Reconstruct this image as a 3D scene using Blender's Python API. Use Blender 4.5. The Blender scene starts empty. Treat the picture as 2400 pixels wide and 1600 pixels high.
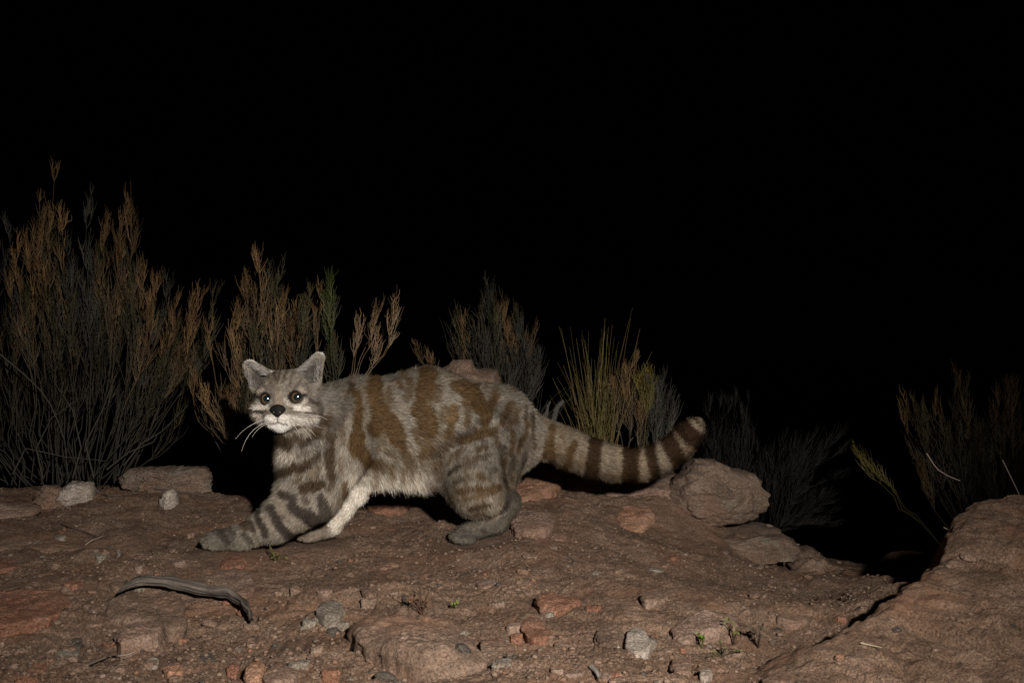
import bpy, math, random
import numpy as np
from mathutils import Vector
from mathutils.bvhtree import BVHTree

random.seed(7)
RNG = np.random.default_rng(11)
SC = bpy.context.scene
COL = SC.collection

# ------------------------------------------------------------------ camera, night sky, flash, exposure
CAM_Z = 0.33
F_PX = 2320.0                      # focal length in pixels of a 2400 px wide frame
cam_data = bpy.data.cameras.new('camera')
cam = bpy.data.objects.new('camera', cam_data)
COL.objects.link(cam)
cam.location = (0, 0, CAM_Z)
cam.rotation_euler = (math.radians(90), 0, 0)
cam_data.sensor_width = 36
cam_data.lens = F_PX / 2400 * 36
cam_data.clip_start = 0.02
cam_data.clip_end = 2000
SC.camera = cam

world = bpy.data.worlds.new('World')
SC.world = world
world.use_nodes = True
bg = world.node_tree.nodes['Background']
bg.inputs['Color'].default_value = (0.55, 0.62, 0.9, 1)
bg.inputs['Strength'].default_value = 0.0001

fl = bpy.data.lights.new('camera_flash', 'SPOT')
fl.energy = 222
fl.color = (1.0, 0.955, 0.89)
fl.shadow_soft_size = 0.022
fl.spot_size = math.radians(66)
fl.spot_blend = 1.0
flash = bpy.data.objects.new('camera_flash', fl)
COL.objects.link(flash)
flash.location = (0.29, -0.35, CAM_Z + 0.30)
flash_aim = Vector((-0.10, 1.62, 0.30))
flash.rotation_euler = (flash_aim - flash.location).to_track_quat('-Z', 'Y').to_euler()

SC.view_settings.view_transform = 'Standard'
SC.view_settings.look = 'None'
SC.view_settings.exposure = 0.0
SC.view_settings.gamma = 1.0
SC.view_settings.use_curve_mapping = False


def P(px, py, Y):
    """point of the place seen at a photograph pixel, Y metres away"""
    return np.array([(px - 1200.0) / F_PX * Y, Y, CAM_Z + (800.0 - py) / F_PX * Y])


# ------------------------------------------------------------------ numeric noise
def _hash(ix, iy, iz, seed):
    h = (ix.astype(np.int64) * 374761393 + iy.astype(np.int64) * 668265263 + iz.astype(np.int64) * 2147483647 + seed * 974634777)
    h = (h ^ (h >> 13)) * 1274126177
    h = (h ^ (h >> 16)) & 0xffffffff
    return h


def vnoise(p, seed=0):
    """value noise in -1..1 at points p (n,3)"""
    f = np.floor(p)
    t = p - f
    t = t * t * t * (t * (t * 6 - 15) + 10)
    i = f.astype(np.int64)
    out = 0
    for dx in (0, 1):
        wx = t[:, 0] if dx else 1 - t[:, 0]
        for dy in (0, 1):
            wy = t[:, 1] if dy else 1 - t[:, 1]
            for dz in (0, 1):
                wz = t[:, 2] if dz else 1 - t[:, 2]
                h = _hash(i[:, 0] + dx, i[:, 1] + dy, i[:, 2] + dz, seed)
                out = out + wx * wy * wz * (h / 2147483647.5 - 1.0)
    return out


def fbm(p, octaves=4, seed=0, gain=0.5):
    s = 0
    a = 1.0
    q = p
    for k in range(octaves):
        s = s + a * vnoise(q, seed + k * 17)
        q = q * 2.03 + 13.7
        a *= gain
    return s


def smooth(a, b, x):
    t = np.clip((x - a) / (b - a), 0, 1)
    return t * t * (3 - 2 * t)


def nrm(v):
    return v / (np.linalg.norm(v, axis=-1, keepdims=True) + 1e-12)


# ------------------------------------------------------------------ mesh helpers
def mesh_np(name, V, quads=None, tris=None, colors=None, smooth_shade=True):
    V = np.asarray(V, dtype=np.float32)
    loops = []
    starts = []
    n = 0
    if quads is not None and len(quads):
        quads = np.asarray(quads, dtype=np.int32)
        loops.append(quads.ravel())
        starts.append(np.arange(len(quads), dtype=np.int32) * 4)
        n = len(quads) * 4
    if tris is not None and len(tris):
        tris = np.asarray(tris, dtype=np.int32)
        loops.append(tris.ravel())
        starts.append(n + np.arange(len(tris), dtype=np.int32) * 3)
    loops = np.concatenate(loops)
    starts = np.concatenate(starts)
    me = bpy.data.meshes.new(name)
    me.vertices.add(len(V))
    me.vertices.foreach_set('co', V.ravel())
    me.loops.add(len(loops))
    me.loops.foreach_set('vertex_index', loops)
    me.polygons.add(len(starts))
    me.polygons.foreach_set('loop_start', starts)
    me.update(calc_edges=True)
    me.validate()
    if smooth_shade:
        me.polygons.foreach_set('use_smooth', np.ones(len(me.polygons), dtype=bool))
    if colors is not None:
        ca = me.color_attributes.new('Col', 'FLOAT_COLOR', 'POINT')
        c = np.ones((len(V), 4), dtype=np.float32)
        c[:, :3] = colors
        ca.data.foreach_set('color', c.ravel())
    return me


def link(name, me, mat=None, parent=None, loc=None):
    o = bpy.data.objects.new(name, me)
    COL.objects.link(o)
    if mat is not None and me is not None and len(me.materials) == 0:
        me.materials.append(mat)
    if parent is not None:
        o.parent = parent
    if loc is not None:
        o.location = loc
    return o


def tag(o, label=None, cat=None, group=None, kind=None):
    if label:
        o['label'] = label
    if cat:
        o['category'] = cat
    if group:
        o['group'] = group
    if kind:
        o['kind'] = kind
    return o


def empty(name, loc):
    o = bpy.data.objects.new(name, None)
    COL.objects.link(o)
    o.location = loc
    o.empty_display_size = 0.05
    return o


# ------------------------------------------------------------------ materials
def mat_base(name):
    m = bpy.data.materials.new(name)
    m.use_nodes = True
    nt = m.node_tree
    b = nt.nodes['Principled BSDF']
    return m, nt, b


def ramp(nt, fac, stops):
    r = nt.nodes.new('ShaderNodeValToRGB')
    el = r.color_ramp.elements
    el[0].position, el[0].color = stops[0][0], (*stops[0][1], 1)
    el[1].position, el[1].color = stops[-1][0], (*stops[-1][1], 1)
    for p, c in stops[1:-1]:
        e = el.new(p)
        e.color = (*c, 1)
    nt.links.new(fac, r.inputs['Fac'])
    return r.outputs['Color']


def noise_node(nt, vec, scale, detail=6, rough=0.6):
    n = nt.nodes.new('ShaderNodeTexNoise')
    n.inputs['Scale'].default_value = scale
    n.inputs['Detail'].default_value = detail
    n.inputs['Roughness'].default_value = rough
    nt.links.new(vec, n.inputs['Vector'])
    return n.outputs['Fac']


def mixc(nt, fac, a, b, mode='MIX'):
    m = nt.nodes.new('ShaderNodeMix')
    m.data_type = 'RGBA'
    m.blend_type = mode
    for sock, v in ((m.inputs[0], fac), (m.inputs[6], a), (m.inputs[7], b)):
        if hasattr(v, 'links'):
            nt.links.new(v, sock)
        elif isinstance(v, (int, float)):
            sock.default_value = v
        else:
            sock.default_value = (*v, 1)
    return m.outputs[2]


def geo_pos(nt):
    g = nt.nodes.new('ShaderNodeNewGeometry')
    return g.outputs['Position']


def grainy_rock(name, dark, mid, light, stain=None, stain_amt=0.5, lichen=0.0, bump=0.5, scale=1.0):
    m, nt, b = mat_base(name)
    pos = geo_pos(nt)
    c = ramp(nt, noise_node(nt, pos, 22 * scale, 8, 0.65), [(0.32, dark), (0.5, mid), (0.7, light)])
    fine = ramp(nt, noise_node(nt, pos, 420, 3, 0.75), [(0.33, (0.38, 0.37, 0.36)), (0.5, (1, 1, 1)), (0.69, (1.75, 1.72, 1.7))])
    c = mixc(nt, 1.0, c, fine, 'MULTIPLY')
    if stain:
        f = ramp(nt, noise_node(nt, pos, 9 * scale, 5, 0.6), [(0.5, (0, 0, 0)), (0.62, (stain_amt,) * 3)])
        c = mixc(nt, f, c, stain)
    if lichen > 0:
        f = ramp(nt, noise_node(nt, pos, 17, 8, 0.75), [(0.54, (0, 0, 0)), (0.60, (lichen,) * 3)])
        c = mixc(nt, f, c, (0.30, 0.31, 0.235))
    vor = nt.nodes.new('ShaderNodeTexVoronoi')
    vor.inputs['Scale'].default_value = 160
    nt.links.new(pos, vor.inputs['Vector'])
    spk = ramp(nt, vor.outputs['Distance'], [(0.08, (1, 1, 1)), (0.16, (0, 0, 0))])
    c = mixc(nt, spk, c, mixc(nt, 0.5, c, (0.03, 0.028, 0.027)))
    nt.links.new(c, b.inputs['Base Color'])
    b.inputs['Roughness'].default_value = 0.93
    b.inputs['Specular IOR Level'].default_value = 0.15
    bp = nt.nodes.new('ShaderNodeBump')
    bp.inputs['Strength'].default_value = bump
    bp.inputs['Distance'].default_value = 0.006
    nt.links.new(noise_node(nt, pos, 330, 9, 0.85), bp.inputs['Height'])
    bp2 = nt.nodes.new('ShaderNodeBump')
    bp2.inputs['Strength'].default_value = bump
    bp2.inputs['Distance'].default_value = 0.008
    nt.links.new(noise_node(nt, pos, 45, 7, 0.7), bp2.inputs['Height'])
    nt.links.new(bp.outputs['Normal'], bp2.inputs['Normal'])
    nt.links.new(bp2.outputs['Normal'], b.inputs['Normal'])
    return m


M = {}
M['soil'] = grainy_rock('soil', (0.172, 0.108, 0.073), (0.25, 0.16, 0.11), (0.33, 0.222, 0.158), stain=(0.295, 0.158, 0.095), stain_amt=0.5, bump=1.0)
M['brown'] = grainy_rock('brown_rock', (0.13, 0.085, 0.06), (0.2, 0.132, 0.094), (0.27, 0.19, 0.142), stain=(0.25, 0.13, 0.078), stain_amt=0.5)
M['tanrock'] = grainy_rock('tan_rock', (0.168, 0.103, 0.068), (0.25, 0.158, 0.107), (0.335, 0.225, 0.16), stain=(0.31, 0.158, 0.092), stain_amt=0.6, bump=0.9)
M['pink'] = grainy_rock('pinkish_rock', (0.165, 0.106, 0.078), (0.23, 0.152, 0.113), (0.29, 0.207, 0.162), stain=(0.25, 0.135, 0.088), stain_amt=0.4)
M['orange'] = grainy_rock('orange_rock', (0.22, 0.115, 0.07), (0.29, 0.158, 0.10), (0.35, 0.21, 0.145), bump=0.35)
M['red'] = grainy_rock('red_rock', (0.16, 0.075, 0.045), (0.225, 0.11, 0.07), (0.28, 0.16, 0.11))
M['pale'] = grainy_rock('pale_rock', (0.25, 0.205, 0.165), (0.36, 0.30, 0.25), (0.44, 0.38, 0.32), stain=(0.28, 0.2, 0.15), stain_amt=0.4)
M['soilstone'] = grainy_rock('soil_coloured_rock', (0.15, 0.1, 0.074), (0.215, 0.148, 0.11), (0.28, 0.2, 0.155))
M['grey'] = grainy_rock('grey_rock', (0.13, 0.105, 0.082), (0.205, 0.168, 0.132), (0.29, 0.245, 0.2))
M['dark'] = grainy_rock('dark_rock', (0.05, 0.04, 0.033), (0.08, 0.065, 0.053), (0.115, 0.095, 0.078))
M['lichen'] = grainy_rock('lichened_rock', (0.17, 0.115, 0.083), (0.24, 0.165, 0.122), (0.30, 0.22, 0.17), stain=(0.27, 0.15, 0.095), stain_amt=0.5, lichen=0.4, bump=0.9)


def attr_mat(name, rough=0.8, spec=0.2, transl=0.0, noise=0.0):
    m, nt, b = mat_base(name)
    a = nt.nodes.new('ShaderNodeAttribute')
    a.attribute_name = 'Col'
    c = a.outputs['Color']
    if noise:
        f = ramp(nt, noise_node(nt, geo_pos(nt), 300, 4, 0.7), [(0.3, (1 - noise,) * 3), (0.7, (1 + noise,) * 3)])
        c = mixc(nt, 1.0, c, f, 'MULTIPLY')
    nt.links.new(c, b.inputs['Base Color'])
    b.inputs['Roughness'].default_value = rough
    b.inputs['Specular IOR Level'].default_value = spec
    if transl:
        b.inputs['Subsurface Weight'].default_value = 0
    return m


M['fur'] = attr_mat('fur', 0.75, 0.12)
M['skin'] = attr_mat('skin', 0.9, 0.05)
M['twig'] = attr_mat('twig', 1.0, 0.0)
M['whisker'] = attr_mat('whisker', 0.5, 0.3)
M['eye'] = attr_mat('eye', 0.13, 0.6)
M['eye'].node_tree.nodes['Principled BSDF'].inputs['IOR'].default_value = 2.1
M['eye'].node_tree.nodes['Principled BSDF'].inputs['Coat Weight'].default_value = 1.0
M['eye'].node_tree.nodes['Principled BSDF'].inputs['Coat IOR'].default_value = 1.8
M['eye'].node_tree.nodes['Principled BSDF'].inputs['Coat Roughness'].default_value = 0.1
M['nose'] = attr_mat('nose', 0.7, 0.12, noise=0.3)

# ------------------------------------------------------------------ terrain height
CTRL = [(-300, 1600, .98), (0, 1600, .98), (600, 1600, .965), (1200, 1600, .94), (1800, 1640, .92), (2400, 1700, .90), (2700, 1700, .9),
        (-300, 1450, 1.17), (0, 1450, 1.17), (600, 1450, 1.18), (1200, 1450, 1.16), (1700, 1450, 1.17), (2200, 1580, 1.08), (1850, 1530, 1.1), (2600, 1450, 1.1),
        (-200, 1350, 1.40), (0, 1350, 1.40), (500, 1350, 1.39), (1000, 1350, 1.38), (1500, 1350, 1.40), (1900, 1390, 1.5), (2200, 1345, 1.45), (2100, 1405, 1.3), (2000, 1455, 1.22), (2600, 1450, 1.5),
        (0, 1270, 1.6), (480, 1285, 1.55), (560, 1290, 1.525), (770, 1271, 1.588), (930, 1265, 1.6), (1060, 1274, 1.575), (1180, 1245, 1.62), (1400, 1260, 1.62), (1650, 1310, 1.68), (1900, 1360, 1.85), (2100, 1372, 1.85),
        (0, 1200, 1.82), (100, 1205, 1.8), (400, 1205, 1.8), (600, 1215, 1.78), (850, 1205, 1.78), (1000, 1205, 1.78), (1300, 1190, 1.80), (1550, 1230, 1.82), (1750, 1290, 1.9), (1800, 1310, 2.0), (2000, 1325, 2.3), (2250, 1320, 2.3), (2600, 1300, 2.3),
        (-200, 1150, 2.05), (0, 1150, 2.05), (150, 1145, 2.05), (300, 1152, 2.0), (500, 1158, 1.97), (640, 1182, 1.9), (760, 1165, 1.97), (900, 1135, 1.98), (1100, 1105, 2.05), (1250, 1090, 2.12), (1400, 1092, 2.08), (1560, 1128, 2.02), (1700, 1215, 2.1), (1900, 1300, 2.2),
        (1080, 950, 2.35), (1180, 970, 2.35), (1280, 1030, 2.35), (1400, 1070, 2.35), (980, 1010, 2.35), (1550, 1130, 2.35), (1700, 1220, 2.4),
        (0, 1135, 2.35), (350, 1152, 2.35), (700, 1200, 2.35)]
cp = np.array([P(*c) for c in CTRL])


def _tps(r2):
    return r2 * np.log(r2 + 1e-9)


_n = len(cp)
_A = np.zeros((_n + 3, _n + 3))
_d2 = ((cp[:, None, :2] - cp[None, :, :2]) ** 2).sum(-1)
_A[:_n, :_n] = _tps(_d2) + np.eye(_n) * 0.002
_A[:_n, _n] = 1
_A[:_n, _n + 1:] = cp[:, :2]
_A[_n, :_n] = 1
_A[_n + 1:, :_n] = cp[:, :2].T
_w = np.linalg.solve(_A, np.concatenate([cp[:, 2], np.zeros(3)]))


def base_h(x, y):
    x = np.atleast_1d(np.asarray(x, float))
    y = np.atleast_1d(np.asarray(y, float))
    xc = np.clip(x, -1.5, 1.5)
    yc = np.clip(y, 0.6, 2.45)
    z = np.zeros_like(xc)
    CH = 60000
    for s in range(0, len(xc), CH):
        e = slice(s, s + CH)
        d2 = (xc[e, None] - cp[None, :, 0]) ** 2 + (yc[e, None] - cp[None, :, 1]) ** 2
        z[e] = _tps(d2) @ _w[:_n] + _w[_n] + _w[_n + 1] * xc[e] + _w[_n + 2] * yc[e]
    far = 0.33 - 0.33 * np.minimum(y, 60)
    t = smooth(2.32, 3.1, y)
    return z * (1 - t) + far * t


PAWS = [(P(540, 1285, 1.535), .065), (P(735, 1268, 1.585), .05), (P(1110, 1268, 1.575), .06)]


def fine_relief(q):
    z = 0.0030 * vnoise(q * 34, 3) + 0.0016 * vnoise(q * 75, 4) + 0.0016 * np.abs(vnoise(q * 150, 8)) + 0.0016 * vnoise(q * 300, 9)
    rid = 1 - np.abs(vnoise(q * 11, 10)) * 14
    rid2 = 1 - np.abs(vnoise(q * np.array([9, 21, 1]) + 4, 16)) * 18
    return z - 0.008 * np.clip(rid, 0, 1) * smooth(0.1, 0.5, vnoise(q * 3.1, 12)) - .007 * np.clip(rid2, 0, 1) * smooth(0.15, 0.5, vnoise(q * 4.3, 18))


def relief(x, y, fine=True):
    p = np.stack([x, y, np.zeros_like(x)], 1)
    q = p.copy()
    q[:, 0] += 0.03 * vnoise(p * 9, 5)
    q[:, 1] += 0.03 * vnoise(p * 9, 6)
    z = 0.011 * vnoise(q * 5.5, 1) + 0.007 * vnoise(q * 14, 2)
    # thin bedded layers breaking off towards the viewer
    lay = fbm(q * np.array([4.0, 9.0, 1]), 3, 40)
    st = lay * 3.0
    fr = st - np.floor(st)
    z += 0.007 * (np.floor(st) / 3.0 + smooth(0.82, 1.0, fr) / 3.0) * smooth(1.55, 1.2, y) * 2.0
    if fine:
        z += fine_relief(q)
    k = np.ones_like(x)
    for c, r in PAWS:
        k *= 0.12 + 0.88 * smooth(r * 0.6, r * 1.7, np.hypot(x - c[0], (y - c[1])))
    fade = 1 - smooth(3, 8, y)
    return z * k * fade


def height(x, y):
    x = np.atleast_1d(np.asarray(x, float))
    y = np.atleast_1d(np.asarray(y, float))
    return base_h(x, y) + relief(x, y)


def build_ground():
    Ys = np.concatenate([[0.05, 0.3, 0.5], np.geomspace(0.62, 2.5, 560), np.geomspace(2.53, 7, 60), np.geomspace(8, 900, 26)])
    s = np.concatenate([[-9, -5, -3, -2, -1.4, -1.0, -0.8], np.linspace(-0.66, 0.66, 840), [0.8, 1.0, 1.4, 2, 3, 5, 9]])
    YY, SS = np.meshgrid(Ys, s, indexing='ij')
    XX = SS * np.maximum(YY, 0.5)
    x = XX.ravel()
    y = YY.ravel()
    V = np.stack([x, y, height(x, y)], 1)
    ny, nx = YY.shape
    i = np.arange(ny * nx).reshape(ny, nx)
    q = np.stack([i[:-1, :-1], i[:-1, 1:], i[1:, 1:], i[1:, :-1]], -1).reshape(-1, 4)
    me = mesh_np('ground', V, q)
    o = link('ground', me, M['soil'])
    tag(o, 'brown stony soil crest falling away into darkness', kind='structure')


build_ground()

BVHS = []


def reg_bvh(V, F):
    BVHS.append(BVHTree.FromPolygons([tuple(v) for v in V], [tuple(int(a) for a in f) for f in F]))


_ys = np.geomspace(0.75, 2.6, 700)


def ray_ground(px, py, up=0.0):
    x = (px - 1200.0) / F_PX * _ys
    z = CAM_Z + (800.0 - py) / F_PX * _ys
    h = base_h(x, _ys) + relief(x, _ys, False) + up
    b = np.nonzero(z < h)[0]
    k = b[0] if len(b) else len(_ys) - 1
    return np.array([x[k], _ys[k], h[k]])


def ray_any(px, py):
    o = Vector((0, 0, CAM_Z))
    d = Vector(P(px, py, 1.0)) - o
    best = ray_ground(px, py)
    bd = best[1]
    for b in BVHS:
        h = b.ray_cast(o, d.normalized())
        if h[0] is not None and h[0].y < bd:
            bd = h[0].y
            best = np.array(h[0])
    return best


# ------------------------------------------------------------------ stones
def resample(poly, n):
    poly = np.asarray(poly, float)
    for _ in range(1):
        a = poly
        b = np.roll(poly, -1, 0)
        poly = np.stack([a * .82 + b * .18, a * .18 + b * .82], 1).reshape(-1, poly.shape[1])
    d = np.linalg.norm(np.roll(poly, -1, 0) - poly, axis=1)
    c = np.concatenate([[0], np.cumsum(d)])
    t = np.linspace(0, c[-1], n, endpoint=False)
    pp = np.concatenate([poly, poly[:1]])
    return np.stack([np.interp(t, c, pp[:, k]) for k in range(pp.shape[1])], 1)


def flat_stone(name, outline, thick, mat, label=None, cat='stone', group=None, n=72, rings=16, dome=0.15, rough=1.0, tilt=0.0, on=None, skirt=1.5):
    up = thick * (1 - dome - 0.2)
    if on is None:
        oc = np.mean(np.asarray(outline, float), 0)
        h0 = ray_ground(oc[0], oc[1], up)
        sl = float((base_h(h0[0], h0[1] + .04) - base_h(h0[0], h0[1] - .04))[0] / .08)
        g = []
        for p in outline:
            s_ = (p[1] - 800.0) / F_PX
            Yp = (CAM_Z - h0[2] + sl * h0[1]) / (s_ + sl)
            g.append(P(p[0], p[1], Yp))
        g = np.array(g)
        g[:, 2] -= up
    else:
        g = np.array([on(*p) for p in outline])
    per = resample(g, n)
    c = per.mean(0)
    per0 = per - c
    R = np.linalg.norm(per0[:, :2], axis=1).mean()
    seed = int(abs(c[0] * 9973 + c[1] * 7919)) + len(name)
    jag = 1 + 0.05 * rough * fbm(nrm(per0) * 3.2, 3, seed) + 0.012 * rough * vnoise(nrm(per0) * 16, seed + 1)
    V = []
    ss = list(np.linspace(0.0, 0.86, rings)) + [0.93, 0.975, 1.0, 1.0, 0.99, 0.97, 0.95]
    for k, s in enumerate(ss):
        ring = per0 * jag[:, None] * s
        q = ring + c
        if k < rings + 3:
            prof = (1 - dome * s ** 2.4) if s < 1 else 1 - dome
            if s > 0.9:
                prof -= 0.28 * ((s - 0.86) / 0.14) ** 2
            zz = thick * prof
        else:
            zz = thick * [0.45, 0.05, -0.5, -skirt][k - rings - 3]
        qq = q.copy()
        qq[:, 2] = c[2] + per0[:, 2] * s + zz
        side = k >= rings + 3
        amp = min(0.10 * R, 0.28 * thick + 0.001, .006) * rough
        if not side:
            qq[:, 2] += amp * fbm(q * 28, 4, seed) * (1 if s < 0.97 else .5) + 0.0009 * vnoise(q * 260, seed) + 0.0012 * rough * np.abs(vnoise(q * 90, seed + 4))
            qq[:, 2] += tilt * ring[:, 1]
        else:
            qq[:, :2] += (nrm(per0[:, :2]) * (amp * 0.9 * fbm(qq * np.array([50, 50, 140]), 3, seed + 3))[:, None])
            qq[:, 2] += tilt * ring[:, 1]
        V.append(qq)
    V = np.concatenate(V)
    m = len(ss)
    i = np.arange(m * n).reshape(m, n)
    j = np.roll(i, -1, 1)
    q = np.stack([i[:-1], i[1:], j[1:], j[:-1]], -1)[1:].reshape(-1, 4)
    # centre fan: ring 0 collapses to one point
    V = V[n - 1:]
    q = q - (n - 1)
    V[0] = V[0] * 0 + np.array([c[0], c[1], V[0][2]])
    r1 = np.arange(n) + 1
    t = np.stack([np.zeros(n, int), r1, np.roll(r1, -1)], -1)
    o0 = c.copy()
    me = mesh_np(name, V - o0, q, t)
    o = link(name, me, M[mat], loc=o0)
    if label:
        tag(o, label, cat, group)
    reg_bvh(V, list(q) + list(t))
    return o


def boulder(name, outline, Y, depth, mat, label, cat='rock', lean=0.0, n=120, rings=26, rough=1.0, seed=1, power=0.5, back=1.0, facets=16):
    per = resample(np.array([[p[0], p[1]] for p in outline], float), n)
    pc = per.mean(0)
    zc = CAM_Z + (800 - pc[1]) / F_PX * Y
    W = []
    for p in per:
        y = Y
        for _ in range(5):
            z = CAM_Z + (800 - p[1]) / F_PX * y
            y = Y + lean * (z - zc)
        W.append(P(p[0], p[1], y))
    W = np.array(W)
    c = W.mean(0)
    L = W - c
    R = np.linalg.norm(L, axis=1).mean()
    V = []
    sgn = [('f', s) for s in np.linspace(0, 1, rings) ** 0.8] + [('b', s) for s in (np.linspace(1, 0, rings // 2) ** 0.8)[1:]]
    for side, s in sgn:
        s = min(s, 1.0)
        d = depth * max(0.0, 1 - s ** 2.6) ** power
        q = c + L * s
        q[:, 1] += (-d if side == 'f' else d * back)
        V.append(q)
    V = np.concatenate(V)
    dirv = nrm(V - c)
    amp = 0.06 * R * rough
    nz = fbm(V * 2.2 / R, 3, seed) + 0.55 * (np.abs(vnoise(V * 6 / R, seed + 5)) * -2 + 1) * 0.6
    fine = 0.0035 * rough * fbm(V * 55, 3, seed + 9) + 0.0012 * vnoise(V * 230, seed + 2)
    strata = 0.003 * rough * np.sign(np.sin(V[:, 2] * 190 + 3 * vnoise(V * 12, seed + 7)))
    edge = np.abs(((V - c) * 1.0)[:, 1]) / depth
    V = V + dirv * (amp * nz * (0.25 + 0.75 * np.clip(edge, 0, 1)) + fine)[:, None]
    V[:, 1] += strata * 0.6
    # break the surface into flat broken faces
    rg = np.random.default_rng(seed)
    ext = np.array([np.abs(L[:, 0]).max(), depth, np.abs(L[:, 2]).max()])
    U = (V - c) / ext
    for _ in range(facets):
        nn = nrm(np.array([rg.normal() * .8, -abs(rg.normal()) * .8 - .7, rg.normal() * .8]))
        lim = rg.uniform(.50, .82)
        dd = U @ nn
        over = dd - lim
        U = U - np.where(over > 0, over * .88, 0)[:, None] * nn * np.array([.35, 1, .35])
    V = c + U * ext
    V = V + dirv * (.0042 * rough * fbm(V * np.array([26, 26, 60]), 5, seed + 21, .62) - .004 * rough * np.clip(1 - np.abs(vnoise(V * 14, seed + 30)) * 9, 0, 1))[:, None]
    m = len(sgn)
    i = np.arange(m * n).reshape(m, n)
    j = np.roll(i, -1, 1)
    q = np.stack([i[:-1], i[1:], j[1:], j[:-1]], -1)
    q = q[1:-1].reshape(-1, 4) - (n - 1)
    last = V[-1].copy()
    V = V[n - 1:-n]
    V = np.concatenate([V, last[None]])
    nv = len(V)
    r1 = np.arange(n) + 1
    t1 = np.stack([np.zeros(n, int), r1, np.roll(r1, -1)], -1)
    r2 = np.arange(n) + nv - 1 - n
    t2 = np.stack([r2, np.full(n, nv - 1), np.roll(r2, -1)], -1)
    t = np.concatenate([t1, t2])
    me = mesh_np(name, V - c, q, t)
    o = link(name, me, M[mat], loc=c)
    tag(o, label, cat)
    reg_bvh(V, list(q) + list(t))
    return o




def sloping_rock():
    K, Ls = 2.74, 5.65
    out = [(1640, 1700), (1700, 1620), (1730, 1597), (1800, 1558), (1860, 1528), (1900, 1500), (1960, 1470), (2000, 1450), (2050, 1422), (2100, 1398), (2140, 1378), (2170, 1352), (2192, 1330), (2205, 1305), (2212, 1275), (2225, 1255), (2240, 1225), (2258, 1208), (2280, 1200), (2310, 1184),
           (2350, 1180), (2400, 1167), (2480, 1160), (2600, 1140), (2900, 1150), (3300, 1300), (3300, 2400), (1600, 2400)]
    g = np.array([P(x, y, K / (1 + Ls * (y - 800) / F_PX)) for x, y in out])[:, :2]
    xs = np.arange(.17, 1.25, .0030)
    ys = np.arange(.50, 1.72, .0030)
    XX, YY = np.meshgrid(xs, ys, indexing='ij')
    x, y = XX.ravel(), YY.ravel()
    p3 = np.stack([x, y, x * 0], 1)
    # ragged edge
    wx = x + .010 * fbm(p3 * 22, 3, 201)
    wy = y + .010 * fbm(p3 * 22, 3, 202)
    dist = np.full(len(x), 9.0)
    ins = np.zeros(len(x), bool)
    for a, bb in zip(g, np.roll(g, -1, 0)):
        e = bb - a
        h = np.clip(((wx - a[0]) * e[0] + (wy - a[1]) * e[1]) / (e @ e), 0, 1)
        dist = np.minimum(dist, np.hypot(wx - a[0] - e[0] * h, wy - a[1] - e[1] * h))
        ins ^= ((a[1] > wy) != (bb[1] > wy)) & (wx < e[0] * (wy - a[1]) / (e[1] + 1e-12) + a[0])
    sd = np.where(ins, dist, -dist)
    plane = CAM_Z - (K - y) / Ls
    u = (x * .80 - y * .60)
    v = (x * .60 + y * .80)
    ps = np.stack([u * 5, v * 16, u * 0], 1)
    rel = .012 * fbm(p3 * 6, 3, 211) + .007 * fbm(ps, 4, 212)
    lay = fbm(ps * np.array([.6, .7, 1]), 3, 215) * 2.6
    fr = lay - np.floor(lay)
    rel += .0065 * (np.floor(lay) + smooth(.84, 1, fr))
    crack = np.clip(1 - np.abs(vnoise(ps * np.array([.9, .5, 1]) + 5, 218)) * 16, 0, 1) + np.clip(1 - np.abs(vnoise(p3 * 13, 219)) * 20, 0, 1) * .6
    rel -= .009 * crack * smooth(-.2, .4, vnoise(p3 * 4, 220))
    rel += .0048 * fbm(p3 * 45, 4, 213, .62) + .0022 * np.abs(vnoise(p3 * 170, 214))
    edge = np.where(sd > 0, -.010 * (1 - smooth(0, .03, sd)) ** 2, -.010 + sd * (.6 + 1.7 * smooth(1.02, 1.16, y)))
    z = plane + rel * (.45 + .55 * smooth(0, .12, sd)) + edge - .012 + .022 * smooth(.95, 1.2, y)
    keepv = sd > -.16
    n0, n1 = XX.shape
    idx = np.arange(n0 * n1).reshape(n0, n1)
    q = np.stack([idx[:-1, :-1], idx[1:, :-1], idx[1:, 1:], idx[:-1, 1:]], -1).reshape(-1, 4)
    q = q[keepv[q].all(1)]
    used = np.unique(q)
    mp = np.full(n0 * n1, -1)
    mp[used] = np.arange(len(used))
    V = np.stack([x, y, z], 1)[used]
    q = mp[q]
    c = np.array([.6, 1.1, .03])
    o = link('boulder', mesh_np('boulder', V - c, q), M['tanrock'], loc=c)
    tag(o, 'large pinkish brown sloping rock filling the lower right corner', 'rock')
    reg_bvh(V, q)


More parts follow.
